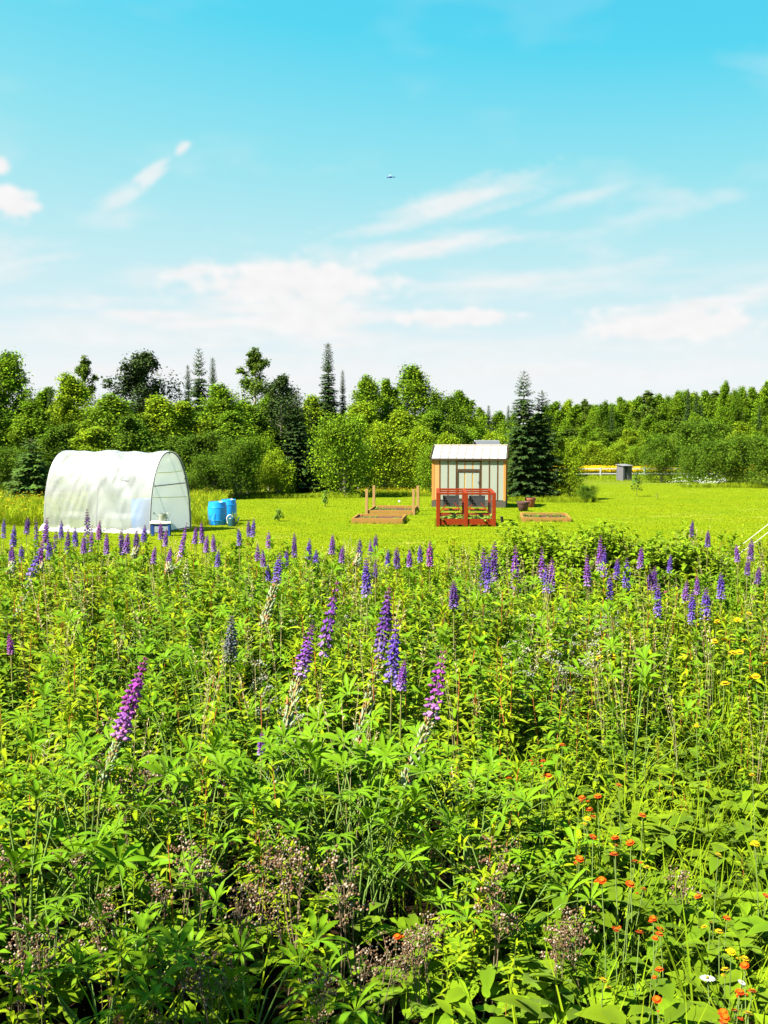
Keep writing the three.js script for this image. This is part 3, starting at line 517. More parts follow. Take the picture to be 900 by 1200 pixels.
  for (const x of [-1.1, 0, 1.1]) part('bench_leg', box(0.05, 0.65, 0.05, x, 0.4, -hd + 0.55), cedar, t);
  R = mulberry(88);
  for (let k = 0; k < 9; k++) { const g = new GB(), x = rr(-1.1, 1.1), z = rr(-0.2, 0.6); for (let j = 0; j < 40; j++) g.leaf(M(V(rr(-0.12, 0.12), rr(0.1, 0.6), rr(-0.12, 0.12)), R() * 6.28, rr(-0.6, 0.6)), 0.16, 0.08, { col: [0.09, 0.17, 0.03] }); const q = t.localToWorld(V(x, 0.08, z)); const pl = thing('greenhouse_plant', 'leafy plant growing inside the greenhouse behind milky panels', 'plant', q, 0, 'plants in the greenhouse'); part('foliage', g.geo(), MAT.weed, pl); }
}
// two terracotta pots, a dark stake, a white ball
function pot(p, h, r, label, col) {
  const t = thing('plant_pot', label, 'plant pot', p, 0), m = paint(...col, 0.75), v = (a) => a.map(([x, y]) => new THREE.Vector2(x, y));
  part('body', new THREE.LatheGeometry(v([[0, 0], [r * 0.66, 0], [r * 0.94, h * 0.8], [r * 0.9, h * 0.8], [r * 0.6, 0.03], [0, 0.03]]), 28), m, t);
  part('rim', new THREE.LatheGeometry(v([[r * 0.93, h * 0.78], [r * 1.0, h * 0.8], [r * 1.05, h], [r * 0.96, h], [r * 0.9, h * 0.8]]), 28), m, t);
  part('soil', new THREE.CircleGeometry(r * 0.9, 20).rotateX(-Math.PI / 2).translate(0, h * 0.74, 0), paint(0.05, 0.032, 0.02, 1), t);
}
pot(hit(613, 599), 0.32, 0.21, 'dark purple-brown plant pot against the greenhouse corner', [0.07, 0.026, 0.024]);
pot(hit(621.5, 594.5), 0.34, 0.2, 'terracotta red plant pot behind the dark pot by the greenhouse', [0.24, 0.06, 0.035]);
{ const t = thing('wooden_stake', 'short dark stake standing in the lawn beside the red cage', 'stake', hit(588.3, 612.5), 0.4); part('stake_body', box(0.07, 0.17, 0.05, 0, 0.07, 0, 0, 0.16), wood(0.03, 0.027, 0.02), t); part('stake_cap', box(0.075, 0.02, 0.055, -0.015, 0.16, 0, 0, 0.16), wood(0.05, 0.045, 0.04), t); }
{ const p = hit(468, 589), t = part('white_ball', new THREE.IcosahedronGeometry(0.045, 3).translate(0, 0.045, 0), paint(0.8, 0.8, 0.78)); t.position.copy(p); tag(t, 'small white ball lying on the lawn behind the posts', 'ball'); }
// distant shed with a grey roof showing over the greenhouse
{
  const p = ground(570, 52), t = thing('shed', 'distant grey roofed shed showing over the greenhouse roof', 'shed', p, 0.2), h = pxh(516.5, p), e = h - 0.55;
  for (const z of [-0.9, 0.9]) part('wall', box(1.06, e, 0.06, 0, e / 2, z), wood(0.3, 0.29, 0.27), t);
  for (const x of [-0.5, 0.5]) part('wall', box(0.06, e - 0.01, 1.7, x, e / 2, 0), wood(0.28, 0.27, 0.25), t);
  for (const z of [-1, 1]) part('roof_slope', box(1.3, 0.05, 1.2, 0, e + 0.27, z * 0.52, 0, 0, z * 0.5), paint(0.07, 0.075, 0.09, 0.8), t);
  part('roof_ridge', box(1.33, 0.06, 0.16, 0, h, 0), paint(0.3, 0.3, 0.31, 0.6), t);
}
// outhouse
{
  const p = ground(731.5, 88), s = 88 / FOC, w = 12.5 * s, h = pxh(544.5, p), t = thing('outhouse', 'small weathered grey outhouse in front of the rail fence', 'outhouse', p, 0.42), gr = wood(0.11, 0.11, 0.125), dk = wood(0.045, 0.045, 0.055);
  const n = 6; for (const z of [-1, 1]) for (let k = 0; k < n; k++) { const x = (k + 0.5 - n / 2) * w / n, hh = h - 0.1 - 0.008 * k; if (z > 0 && (k === 1 || k === 2)) continue; part('plank', box(w / n - 0.006, hh, 0.025, x, hh / 2, z * w / 2), gr, t); }
  for (const x of [-1, 1]) for (let k = 0; k < n; k++) { const z = (k + 0.5 - n / 2) * (w - 0.06) / n; part('plank', box(0.025, h - 0.13, (w - 0.06) / n - 0.006, x * (w / 2 - 0.013), (h - 0.13) / 2, z), gr, t); }
  const d = part('door', box(w / 3 - 0.02, h - 0.22, 0.02, -w / 6, (h - 0.22) / 2 + 0.02, w / 2 - 0.02), dk, t); part('handle', box(0.03, 0.12, 0.03, -w / 6 + 0.1, h * 0.5, w / 2 + 0.01), paint(0.1, 0.1, 0.1), d);
  part('roof', box(w + 0.2, 0.05, w + 0.25, 0, h - 0.04, 0.02, 0, 0, 0.1), wood(0.16, 0.16, 0.17), t);
}
// rail fence: a post every five metres or so, two rails to each bay
{
  const fm = wood(0.36, 0.37, 0.38), xs = [601, 652, 703.7, 755, 806, 857], d = 100;
  const t = thing('rail_fence', 'white two-rail fence along the yellow field', 'fence', ground(730, d), 0);
  const o = t.position, loc = (px, h) => { const q = ground(px, d); return V(q.x - o.x, q.y - o.y + h, q.z - o.z); };
  xs.forEach((x, k) => {
    part('post', box(0.14, 1.15, 0.14).translate(0, 0.5, 0), fm, t).position.copy(loc(x, 0));
    if (k) for (const h of [0.42, 0.92]) { const a = loc(xs[k - 1], h), b = loc(x, h), m = part('rail', box(a.distanceTo(b) - 0.14, 0.11, 0.05), fm, t); m.position.copy(a.lerp(b, 0.5)); }
  });
}
// washing line post (beyond the frame) and the two white ropes that run down from it
{
  const a = hit(838, 660, 0.06), top = at(975, 549, -a.z), a2 = a.clone().add(V(0.1, 0, 0.1)), q = V(top.x + 0.1, gy(top.x, top.z), top.z), t = thing('rope_post', 'wooden post holding the white guy ropes beside the rose bush', 'post', q, 0);
  const ph = top.y - q.y + 0.12; part('post_body', box(0.09, ph, 0.09, 0, ph / 2 - 0.03, 0), wood(0.3, 0.25, 0.18), t); part('cross_arm', box(0.08, 0.07, 0.7, 0, ph - 0.1, 0), wood(0.28, 0.23, 0.17), t);
  const white = paint(0.5, 0.5, 0.47, 0.8), mk = (p0, p1, label) => { const r = thing('guy_rope', label, 'rope', p0, 0); const d = p1.clone().sub(p0); part('rope_line', pole([V(0, 0, 0), d.clone().multiplyScalar(0.5).add(V(0, -0.03, 0)), d], 0.0042, 6), white, r); part('peg', box(0.03, 0.2, 0.03, 0, 0.02, 0, 0, 0.3), wood(0.05, 0.045, 0.04), r); for (const k of [0.12, 0.17, 0.22]) part('knot', new THREE.IcosahedronGeometry(0.018, 1).translate(d.x * k, d.y * k, d.z * k), paint(0.04, 0.04, 0.04), r); };
  mk(a.setY(a.y + 0.02), top.clone().add(V(0.06, 0, 0)), 'white guy rope slanting up over the lawn, the upper of two'); mk(a2.setY(gy(a2.x, a2.z) + 0.02), top.clone().add(V(0.1, -0.08, 0.14)), 'white guy rope slanting up over the lawn, the lower of two');
}
// a dragonfly over the bed and a far bird
{
  const p = at(458.5, 207.5, 9), t = thing('dragonfly', 'blue dragonfly flying high in the clear sky', 'dragonfly', p, 0), bl = paint(0.01, 0.03, 0.2, 0.4), wing = new THREE.MeshPhysicalMaterial({ color: C(0.7, 0.85, 0.9), roughness: 0.3, transmission: 0.8, thickness: 0, side: THREE.DoubleSide });
  const v = (a) => a.map(([x, y]) => new THREE.Vector2(x, y));
  part('body', new THREE.LatheGeometry(v([[0, -0.03], [0.004, -0.028], [0.006, -0.02], [0.0075, -0.008], [0.006, 0.002], [0.0035, 0.008], [0.003, 0.035], [0, 0.038]]), 10).rotateZ(-Math.PI / 2), bl, t);
  part('head', new THREE.SphereGeometry(0.006, 10, 8).translate(-0.033, -0.001, 0), bl, t);
  for (const s of [-1, 1]) for (const x of [-0.018, -0.006]) { const g = new GB(); g.leaf(M(V(x, 0.003, 0), s > 0 ? 0 : Math.PI, s > 0 ? 0.9 : 0.9, 0), 0.05, 0.012, { col: [1, 1, 1], curl: 0.1, fold: 0 }); part('wing', g.geo(), wing, t); }
}
// ---------------------------------------------------------------- flower bed
const LUP = [0.095, 0.185, 0.003], WEED = [0.168, 0.225, 0.003];
// a lupin leaf: leaflets like the ribs of a fan at the end of a stalk that runs along +z
function palmate(seed, n, len) {
  R = mulberry(seed); const g = new GB(), st = len * rr(1.1, 1.5), lift = 0.35;
  g.tube([V(0, 0, 0), V(0, st * lift * 0.45, st * 0.5), V(0, st * lift * 0.6, st)], 0.0022, 0.0016, [0.12, 0.19, 0.03], 4);
  const hub = V(0, st * lift * 0.6, st), cup = rr(0.25, 0.75);
  for (let k = 0; k < n; k++) { const a = (k + 0.5) / n * 6.28 + rr(-0.12, 0.12), l = len * (1 - 0.25 * Math.abs(Math.cos(a / 2 + Math.PI / 2)) * 0 - 0.22 * (Math.cos(a) < -0.5 ? 1 : 0)) * rr(0.85, 1.1); g.leaf(M(hub, a, cup * rr(0.6, 1.4) + 0.15 * Math.cos(a), rr(-0.3, 0.3)), l, l * 0.21, { segs: 5, fold: 0.45, curl: rr(0.5, 1.1), col: vary(LUP, 0.3), rib: 1.15, shape: 2 }); }
  return g.geo();
}
const PALM = [0, 1, 2, 3, 4, 5, 6].map((k) => palmate(500 + k, 9 + k % 3, 0.07 + 0.007 * (k % 4)));
// flower spikes, one metre of spike scaled to its size; florets in whorls, buds at the tip
function spike(seed, cols, o = {}) {
  R = mulberry(seed); const { whorls = 14, per = 8, r = 0.15, bare = 0.08 } = o, g = new GB(); const [young, main, old] = cols;
  g.tube([V(0, -0.02, 0), V(0, 0.5, 0), V(0, 0.985, 0)], 0.016, 0.006, [0.12, 0.13, 0.04], 5, [0.10, 0.05, 0.08]);
  for (let w = 0; w < whorls; w++) {
    const t = Math.pow(w / (whorls - 1), 0.93), y = t * 0.97, taper = 1 - Math.pow(t, 2.6) * 0.82, s = 0.088 * (0.35 + 0.65 * taper) * rr(0.9, 1.1), n = Math.max(4, Math.round(per * (0.5 + 0.5 * taper)));
    for (let k = 0; k < n; k++) {
      if (R() < bare * (1 - t)) continue;
      const a = k / n * 6.28 + w * 0.9 + rr(-0.25, 0.25), q = V(Math.sin(a) * r * 0.28 * taper, y + rr(-0.012, 0.012), Math.cos(a) * r * 0.28 * taper), c = [0, 1, 2].map((i) => t > 0.72 ? lerp(main[i], young[i], (t - 0.72) / 0.28) : lerp(old[i], main[i], clamp(t / 0.4)));
      const cv = vary(c, 0.5), cb = cv.map((v, i) => v * [0.8, 0.7, 0.9][i]), m = M(q, a, t > 0.8 ? 0.7 : rr(-0.15, 0.3), rr(-0.3, 0.3), s * rr(0.85, 1.15));
      g.spindle(m, cv, [[0, 0, 0], [0, -0.1, 1.15], [0.36, 0, 0.62], [-0.36, 0, 0.62], [0, 0.3, 0.7], [0, -0.32, 0.5]]);
      if (t < 0.86) { const e = m.elements, P = (x, yy, z, col) => g.v(e[0] * x + e[4] * yy + e[8] * z + e[12], e[1] * x + e[5] * yy + e[9] * z + e[13], e[2] * x + e[6] * yy + e[10] * z + e[14], col); const a0 = P(0, 0.1, 0.45, cb), a1 = P(0.46, 0.5, 0.3, cv), a2 = P(0, 0.85, 0.22, cv), a3 = P(-0.46, 0.5, 0.3, cv); g.t(a0, a1, a2); g.t(a0, a2, a3); }
    }
  }
  return g.geo();
}
const TONE = {
  blue: [[0.16, 0.06, 0.15], [0.10, 0.05, 0.30], [0.24, 0.17, 0.44]], violet: [[0.2, 0.05, 0.15], [0.18, 0.055, 0.30], [0.32, 0.19, 0.42]], magenta: [[0.22, 0.04, 0.11], [0.26, 0.05, 0.27], [0.36, 0.16, 0.37]],
  dusk: [[0.16, 0.07, 0.09], [0.11, 0.04, 0.21], [0.2, 0.13, 0.32]], grey: [[0.12, 0.115, 0.10], [0.11, 0.12, 0.13], [0.14, 0.15, 0.10]], cream: [[0.3, 0.32, 0.1], [0.38, 0.38, 0.2], [0.4, 0.38, 0.22]],
};
const SPIKE = Object.fromEntries(Object.entries(TONE).map(([k, c], i) => [k, [spike(600 + i * 3, c), spike(601 + i * 3, c, { whorls: 12, per: 8, bare: 0.3 }), spike(602 + i * 3, c, { whorls: 10, per: 6, r: 0.15, bare: 0.15 })]]));
function pods(seed) {                                              // one metre of seed pods
  R = mulberry(seed); const g = new GB();
  g.tube([V(0, 0, 0), V(0, 1, 0)], 0.012, 0.012, [0.2, 0.15, 0.06], 5);
  for (let k = 0; k < 80; k++) { const a = k * 2.4 + rr(-0.3, 0.3), y = (k + R()) / 80, s = rr(0.09, 0.14) * (1.1 - 0.35 * y), m = M(V(Math.sin(a) * 0.01, y, Math.cos(a) * 0.01), a, rr(0.7, 1.1), rr(-0.4, 0.4), s); g.spindle(m, vary(R() < 0.15 ? [0.2, 0.1, 0.04] : [0.185, 0.22, 0.125], 0.35), [[0, 0, 0.05], [0, 0.2, 1], [0.12, 0, 0.5], [-0.12, 0, 0.5], [0, 0.17, 0.5], [0, -0.1, 0.5]]); if (R() < 0.4) g.spindle(M(m.clone().setPosition(0, 0, 0) && V(Math.sin(a) * 0.03, y + 0.01, Math.cos(a) * 0.03), a, 0.4, 0, 0.035), [0.28, 0.13, 0.06], [[0, 0, 0], [0, 0, 1], [0.3, 0, 0.5], [-0.3, 0, 0.5], [0, 0.3, 0.5], [0, -0.3, 0.5]]); }
  return g.geo();
}
const POD = [pods(701), pods(702)];
const openings = [];
// a lupin whose tip, flower foot and (if any) seed-pod foot were read off the photograph
function lupin(label, group, tone, variant, tip, foot, podFoot, h, nLeaf = 6) {
  const base = hit(tip[0], tip[1], h), d = -base.z, T = at(tip[0], tip[1], d), F = at(foot[0], foot[1], podFoot ? d - 0.08 : d), Pd = podFoot ? at(podFoot[0], podFoot[1], d * (1 - 0.07)) : null; if (Pd && d < 7) openings.push([(Pd.x + F.x) / 2, d * 0.9, 0.16 + 0.02 * d], [Pd.x, d * 0.86, 0.14 + 0.02 * d]); else openings.push([F.x, d - 0.12, 0.1]);
  const lowest = Pd ?? F; let lean = lowest.clone().sub(T).setY(0).multiplyScalar(0.35); 
  const root = V(lowest.x + lean.x, 0, lowest.z + rr(-0.05, 0.05)); root.y = gy(root.x, root.z) - 0.02;
  const t = thing('lupin', label, 'lupin', root, 0, group), L = (p) => p.clone().sub(root);
  const mid = V(0, 0, 0).lerp(L(lowest), 0.55).add(V(lean.x * 0.25, 0, 0)), pts = [V(0, 0, 0), mid, L(lowest)]; if (Pd) pts.push(L(F));
  const curve = new THREE.CatmullRomCurve3(pts), sg = new GB(); sg.tube(curve.getPoints(7), 0.0055, 0.0042, [0.10, 0.16, 0.03], 5, [0.15, 0.13, 0.04]); part('stem', sg.geo(), MAT.stem, t);
  const len = T.distanceTo(F), up = V(0, 1, 0), aim = (m, a, b) => { m.position.copy(L(a)); m.quaternion.setFromUnitVectors(up, b.clone().sub(a).normalize()); };
  const wide = clamp(0.27 / len, 0.82, 1.35) * rr(0.88, 1.12), s = part('flower_spike', SPIKE[tone][variant], MAT.petal, t); aim(s, F, T); s.scale.set(len * wide, len, len * wide); s.rotateY(R() * 6.28);
  if (Pd) { const q = part('seed_pods', pick(POD), MAT.dry, t); aim(q, Pd, F); const pl = Pd.distanceTo(F); q.scale.set(Math.max(0.22, pl), pl, Math.max(0.22, pl)); q.scale.x = q.scale.z = clamp(pl * 1.4, 0.32, 0.56); }
  for (let k = 0; k < nLeaf; k++) { const f = 0.12 + 0.55 * (k + 0.5) / nLeaf, m = part('leaf', pick(PALM), MAT.leaf, t); place(m, curve.getPoint(f * (Pd ? 0.6 : 0.9)), k * 2.4 + R(), rr(-0.05, 0.5), rr(-0.2, 0.2), rr(0.85, 1.35)); }
  return t;
}
R = mulberry(801);
const big = [
  ['magenta lupin spike, tall and leaning, standing apart among low leaves', 'magenta', 0, [171, 771], [140, 864], [120, 918], 0.98],
  ['open blue-violet lupin spike with well spaced florets', 'violet', 2, [395, 683], [378, 768], null, 1.05],
  ['violet lupin above a long leaning column of pale seed pods', 'violet', 1, [366, 733], [352, 792], [313, 928], 0.98],
  ['tall dark purple lupin at the middle of the bed, its stem bent', 'dusk', 0, [456, 688], [446, 772], [414, 890], 1.05],
  ['blue-purple lupin crowded against the tall dark purple spike', 'blue', 1, [465, 726], [459, 800], null, 0.98],
  ['short dark violet lupin beside the crowded pair of spikes', 'violet', 0, [474, 774], [470, 808], null, 0.82],
  ['violet lupin with thinning florets over a bent seed-pod stem', 'magenta', 2, [520, 763], [505, 840], [470, 930], 0.98],
  ['tiny violet lupin low among the leaves', 'violet', 0, [307, 858], [306, 884], null, 0.62],
  ['violet lupin on a long diagonal seed-pod stem in front of the tunnel', 'violet', 1, [219, 613], [211, 652], [180, 742], 1.12],
  ['pale violet lupin on a leaning seed-pod stem at the bed end', 'blue', 2, [52, 634], [34, 680], [17, 732], 1.08],
  ['blue-violet lupin with a drooping seed-pod stem at mid bed', 'blue', 1, [328, 648], [324, 683], [307, 736], 1.08],
  ['grey faded lupin spike gone to seed', 'grey', 0, [272, 722], [270, 774], null, 0.95],
  ['small magenta lupin low at the bed end', 'magenta', 0, [11, 743], [13, 766], null, 0.8],
  ['upright dark blue lupin standing alone at mid bed', 'blue', 0, [429, 654], [430, 700], null, 1.06],
  ['pale cream lupin spike among purple ones', 'cream', 0, [219, 655], [218, 703], null, 0.9],
  ['violet lupin standing alone in the open weeds', 'dusk', 0, [532, 680], [532, 713], null, 0.95],
];
for (const [label, tone, v, a, b, c, h] of big) lupin(label, null, tone, v, a, b, c, h, 8);
const rows = {
  tunnel: [[5, 607, 630], [17, 615, 641], [25, 638, 650], [33, 606, 622], [42, 607, 641], [55, 607, 645], [57, 632, 655], [48, 640, 658], [72, 609, 632], [80, 620, 650], [66, 622, 645], [102, 597, 636], [108, 616, 646], [117, 610, 632], [125, 624, 650], [98, 628, 648], [142, 620, 650], [150, 624, 648], [170, 615, 635], [182, 640, 652], [160, 622, 640], [195, 620, 631], [200, 641, 652], [188, 612, 628], [230, 617, 632], [236, 612, 636], [243, 627, 641], [250, 626, 646], [256, 644, 659], [13, 640, 660], [88, 618, 640]],
  middle: [[280, 619, 636], [291, 609, 629], [298, 608, 629], [302, 637, 650], [308, 644, 660], [314, 661, 681], [315, 622, 641], [336, 644, 663], [345, 624, 653], [363, 631, 656], [371, 644, 656], [390, 626, 649], [402, 639, 652], [422, 631, 649], [434, 632, 645], [441, 626, 646], [440, 656, 673], [455, 644, 661], [465, 641, 666], [480, 644, 661], [492, 639, 656], [504, 634, 663]],
  rose: [[567, 641, 692], [580, 634, 685], [604, 640, 693], [635, 641, 682], [647, 654, 692], [688, 651, 686], [704, 628, 670], [709, 640, 676], [724, 654, 679], [735, 654, 692], [752, 641, 666], [762, 667, 691], [768, 664, 690], [715, 674, 702], [772, 684, 724], [786, 650, 671], [812, 609, 629], [830, 621, 641], [863, 638, 656], [881, 631, 657], [877, 654, 673], [845, 671, 701], [828, 689, 726], [812, 691, 732], [817, 676, 694], [805, 681, 706], [890, 664, 682], [572, 650, 694], [640, 662, 694]],
};
const rl = { tunnel: ['lupin in the crowd along the foot of the hoop tunnel', 'lupins along the hoop tunnel'], middle: ['lupin at the bed edge before the open lawn', 'lupins before the open lawn'], rose: ['lupin in front of the leafy rose bushes', 'lupins by the rose bushes'] };
for (const k in rows) for (const [x, a, b] of rows[k]) { const tone = pick(['blue', 'violet', 'dusk', 'dusk', 'violet', 'blue', 'magenta'].slice(0, k === 'rose' ? 6 : 7)); lupin({ blue: 'blue-violet ', violet: 'violet ', dusk: 'dark purple ', magenta: 'magenta ' }[tone] + rl[k][0], rl[k][1], tone, R() < 0.7 ? 0 : 1, [x, a], [x + rr(-2.5, 1.5), Math.max(b, a + 20)], R() < 0.12 ? [x - rr(1, 5), b + rr(10, 20)] : null, clamp(0.98 + (640 - a) * 0.003, 0.85, 1.12) + rr(-0.04, 0.04), 4); }

// clumps of lupin leaves without flowers
function lupinClump(p, s, n, label, group) {
  const t = thing('lupin_clump', label, 'lupin clump', p, R() * 6.28, group);
  const g = new GB();
  for (let k = 0; k < n; k++) {
    const a = k * 2.4 + rr(-0.3, 0.3), out = 0.30 * s * Math.sqrt((k + 0.3) / n), h = s * rr(0.42, 0.62) * (1 - 0.35 * k / n), e = V(Math.sin(a) * out, h, Math.cos(a) * out);
    g.tube([V(0, 0, 0), V(e.x * 0.35, h * 0.6, e.z * 0.35), e], 0.004, 0.0026, [0.1, 0.16, 0.03], 4);
    place(part('leaf', pick(PALM), MAT.leaf, t), e, a, rr(-0.1, 0.6), rr(-0.2, 0.2), rr(0.85, 1.3));
  }
  part('stem', g.geo(), MAT.stem, t);
}
R = mulberry(811);
for (const [x, y, s, n] of [[45, 890, 1.1, 16], [100, 945, 1.05, 15], [30, 985, 1, 13], [160, 925, 0.95, 12], [255, 905, 1.05, 15], [300, 890, 1, 14], [385, 905, 1.15, 18], [350, 935, 1, 14], [440, 930, 1.1, 15], [500, 910, 1, 14], [415, 960, 1, 12], [560, 930, 1, 13], [540, 970, 0.95, 12], [230, 950, 1, 12], [60, 1050, 0.8, 10], [150, 1060, 0.8, 10], [590, 1020, 0.8, 10], [120, 1165, 0.6, 12], [290, 1150, 0.65, 12], [10, 870, 1, 14], [350, 860, 1, 13], [200, 850, 0.95, 12]]) { const p = hit(x, y, 0.5 * s); const w = y > 1000 ? 'low down among the dried brown flowers' : x < 260 ? 'around the tall magenta lupin' : x < 450 ? 'below the violet lupins with seed pods' : 'beside the orange flowers'; lupinClump(p, s, n, 'clump of fan-shaped lupin leaves without flowers ' + w, 'leafy lupin clumps ' + w); }

for (let k = 0; k < 34; k++) { const d = rr(4.6, 11), x = rr(-0.36, 0.3) * d; lupinClump(V(x, gy(x, -d), -d), rr(1.1, 1.4), 10, 'clump of fan-shaped lupin leaves among the narrow-leaved weeds at mid bed', 'leafy lupin clumps at mid bed'); }
// leafy weeds with narrow leaves up a reddish stem
function stalkPlan(seed) {
  R = mulberry(seed); const H = rr(0.62, 0.78), n = Math.round(rr(22, 30)), lx = rr(-0.07, 0.07), lz = rr(-0.07, 0.07), P = (t) => V(lx * t * t, H * t, lz * t * t), ls = [];
  for (let k = 0; k < n; k++) { const t = lerp(0.22, 0.99, Math.pow((k + 0.5) / n, 0.8)); ls.push({ p: P(t), yaw: k * 2.4 + rr(-0.3, 0.3), pitch: t > 0.9 ? rr(0.6, 1.2) : rr(-0.05, 0.55), roll: rr(-0.3, 0.3), s: (0.7 + 0.5 * Math.sin(Math.PI * Math.pow(t, 1.3))) * rr(0.85, 1.15) }); }
  for (let k = 0; k < 4; k++) ls.push({ p: P(1), yaw: k * 1.57 + R(), pitch: rr(0.5, 1.1), roll: 0, s: rr(0.5, 0.8) });
  const red = seed % 3 === 0; return { H, P, ls, red, stem: new GB().tube([0, 0.25, 0.5, 0.75, 1].map(P), 0.0042, 0.0018, [0.12, 0.13, 0.03], 5, red ? [0.3, 0.07, 0.02] : [0.14, 0.2, 0.03]).geo() };
}
const PLANS = [0, 1, 2, 3, 4, 5].map((k) => stalkPlan(900 + k));
const LANCE = [0, 1, 2, 3, 4].map((k) => { R = mulberry(950 + k); const g = new GB(), l = rr(0.085, 0.105); g.leaf(M(V(0, 0, 0)), l, l * rr(0.2, 0.26), { segs: 4, fold: rr(0.2, 0.45), curl: rr(0.5, 1.2), col: vary(WEED, 0.25), rib: 1.15 }); return g.geo(); });
const STALK = PLANS.map((pl, k) => {
  R = mulberry(970 + k); const g = new GB();
  for (const l of pl.ls) { const len = 0.095 * l.s; g.leaf(M(l.p, l.yaw, l.pitch, l.roll), len, len * (k > 3 ? 0.4 : 0.23), { segs: 3, fold: 0.3, curl: rr(0.5, 1.2), col: vary(k > 3 ? [0.085, 0.165, 0.003] : WEED, 0.4), rib: 1.15 }); }
  return g.geo();
});
const STALKALL = PLANS.map((pl, k) => { const f = STALK[k], s = pl.stem; return mergeGeometries([f, s]); });
const zoneTall = (x, d) => { const right = sstep(0.35, 0.9, x - (d - 2.6) * 0.12) * (1 - sstep(4.6, 6.2, d)); return (0.72 + 0.28 * sstep(3, 6, d)) * (1 - 0.45 * right) * (1 - 0.35 * (1 - sstep(2.4, 3.4, d))); };
const clear = (x, d) => (x > 1.15 && d > 8.7 && d < 12);               // the rose bushes grow here
const tintOf = (x, z) => { const n = fbm(x * 0.8, z * 0.8, 6, 3), k = rr(0.82, 1.18); return C(k * (1.02 + 0.35 * n), k * (1 + 0.12 * n), k); };
{
  R = mulberry(1001); const spots = [];
  const inView = (d) => lerp(-(0.405 * d + 1.15), 0.405 * d + 0.25, R());
  for (let k = 0; k < 6700; k++) { const d = Math.sqrt(lerp(1.7 * 1.7, 13 * 13, R())), x = inView(d); if (d > bedEnd(x) || clear(x, d) || (d < 2.3 && x > -0.42 * d)) continue; if (openings.some(([ox, od, r]) => Math.hypot(x - ox, d - od) < r)) continue; const dens = 0.5 + 1.1 * fbm(x * 0.7, d * 0.7, 12, 3) + 0.25; if (R() > dens + (d > 6 ? 0.3 : 0)) continue; if (d < 3.4 && x > -0.4 * d && R() < 0.6) continue; const right = x > 0.55 && d < 4.6; if (right && R() < 0.6) continue; spots.push([x, d]); }
  // the 150 that stand nearest are things of their own, leaf by leaf
  const out = ([x, d]) => (Math.abs(x) > 0.4 * d || d < 2.3 ? 50 : 0); spots.sort((a, b) => a[1] + out(a) - b[1] - out(b));
  const proto = PLANS.map((pl) => { const o = new THREE.Group(); part('stem', pl.stem, MAT.stem, o); for (const l of pl.ls) place(part('leaf', pick(LANCE), MAT.weed, o), l.p, l.yaw, l.pitch, l.roll, l.s); return o; });
  const soft = PLANS.map((pl, i) => { const o = new THREE.Group(); part('stem', pl.stem, MAT.stem, o); part('foliage', STALK[i], MAT.weed, o); return o; });
  const ms = PLANS.map(() => []), cs = PLANS.map(() => []);
  spots.forEach(([x, d], i) => {
    const k = Math.floor(R() * 6), s = zoneTall(x, d) * rr(0.62, 1.16) * (1 + 0.35 * fbm(x * 1.1, d * 1.1, 21, 2)), p = V(x, gy(x, -d) - 0.01, -d), yaw = R() * 6.28, tx = rr(-0.12, 0.12), tz = rr(-0.12, 0.12);
    if (i < 290) { const o = (i < 110 ? proto : soft)[k].clone(); o.name = numbered('leafy_weed'); scene.add(o); o.position.copy(p); o.rotation.set(tx, yaw, tz); o.scale.setScalar(s); const w = (i < 110 ? 'low among dried flower heads' : 'standing among tall lupins') + (x > 0.5 ? ' by orange flowers' : ''), c = PLANS[k].red ? 'reddish' : 'green'; tag(o, `weed with narrow leaves up a ${c} stem ${w}`, 'weed', `${c} stemmed weeds ${w}`); return; }
    ms[k].push(M(p, yaw, tx, tz, V(s, s, s))); cs[k].push(tintOf(x, -d));
  });
  const vm = leafMat(); PLANS.forEach((pl, k) => stuff('leafy_undergrowth', 'mass of narrow-leaved weeds filling the flower bed', 'undergrowth', STALKALL[k], vm, ms[k], cs[k]));
}
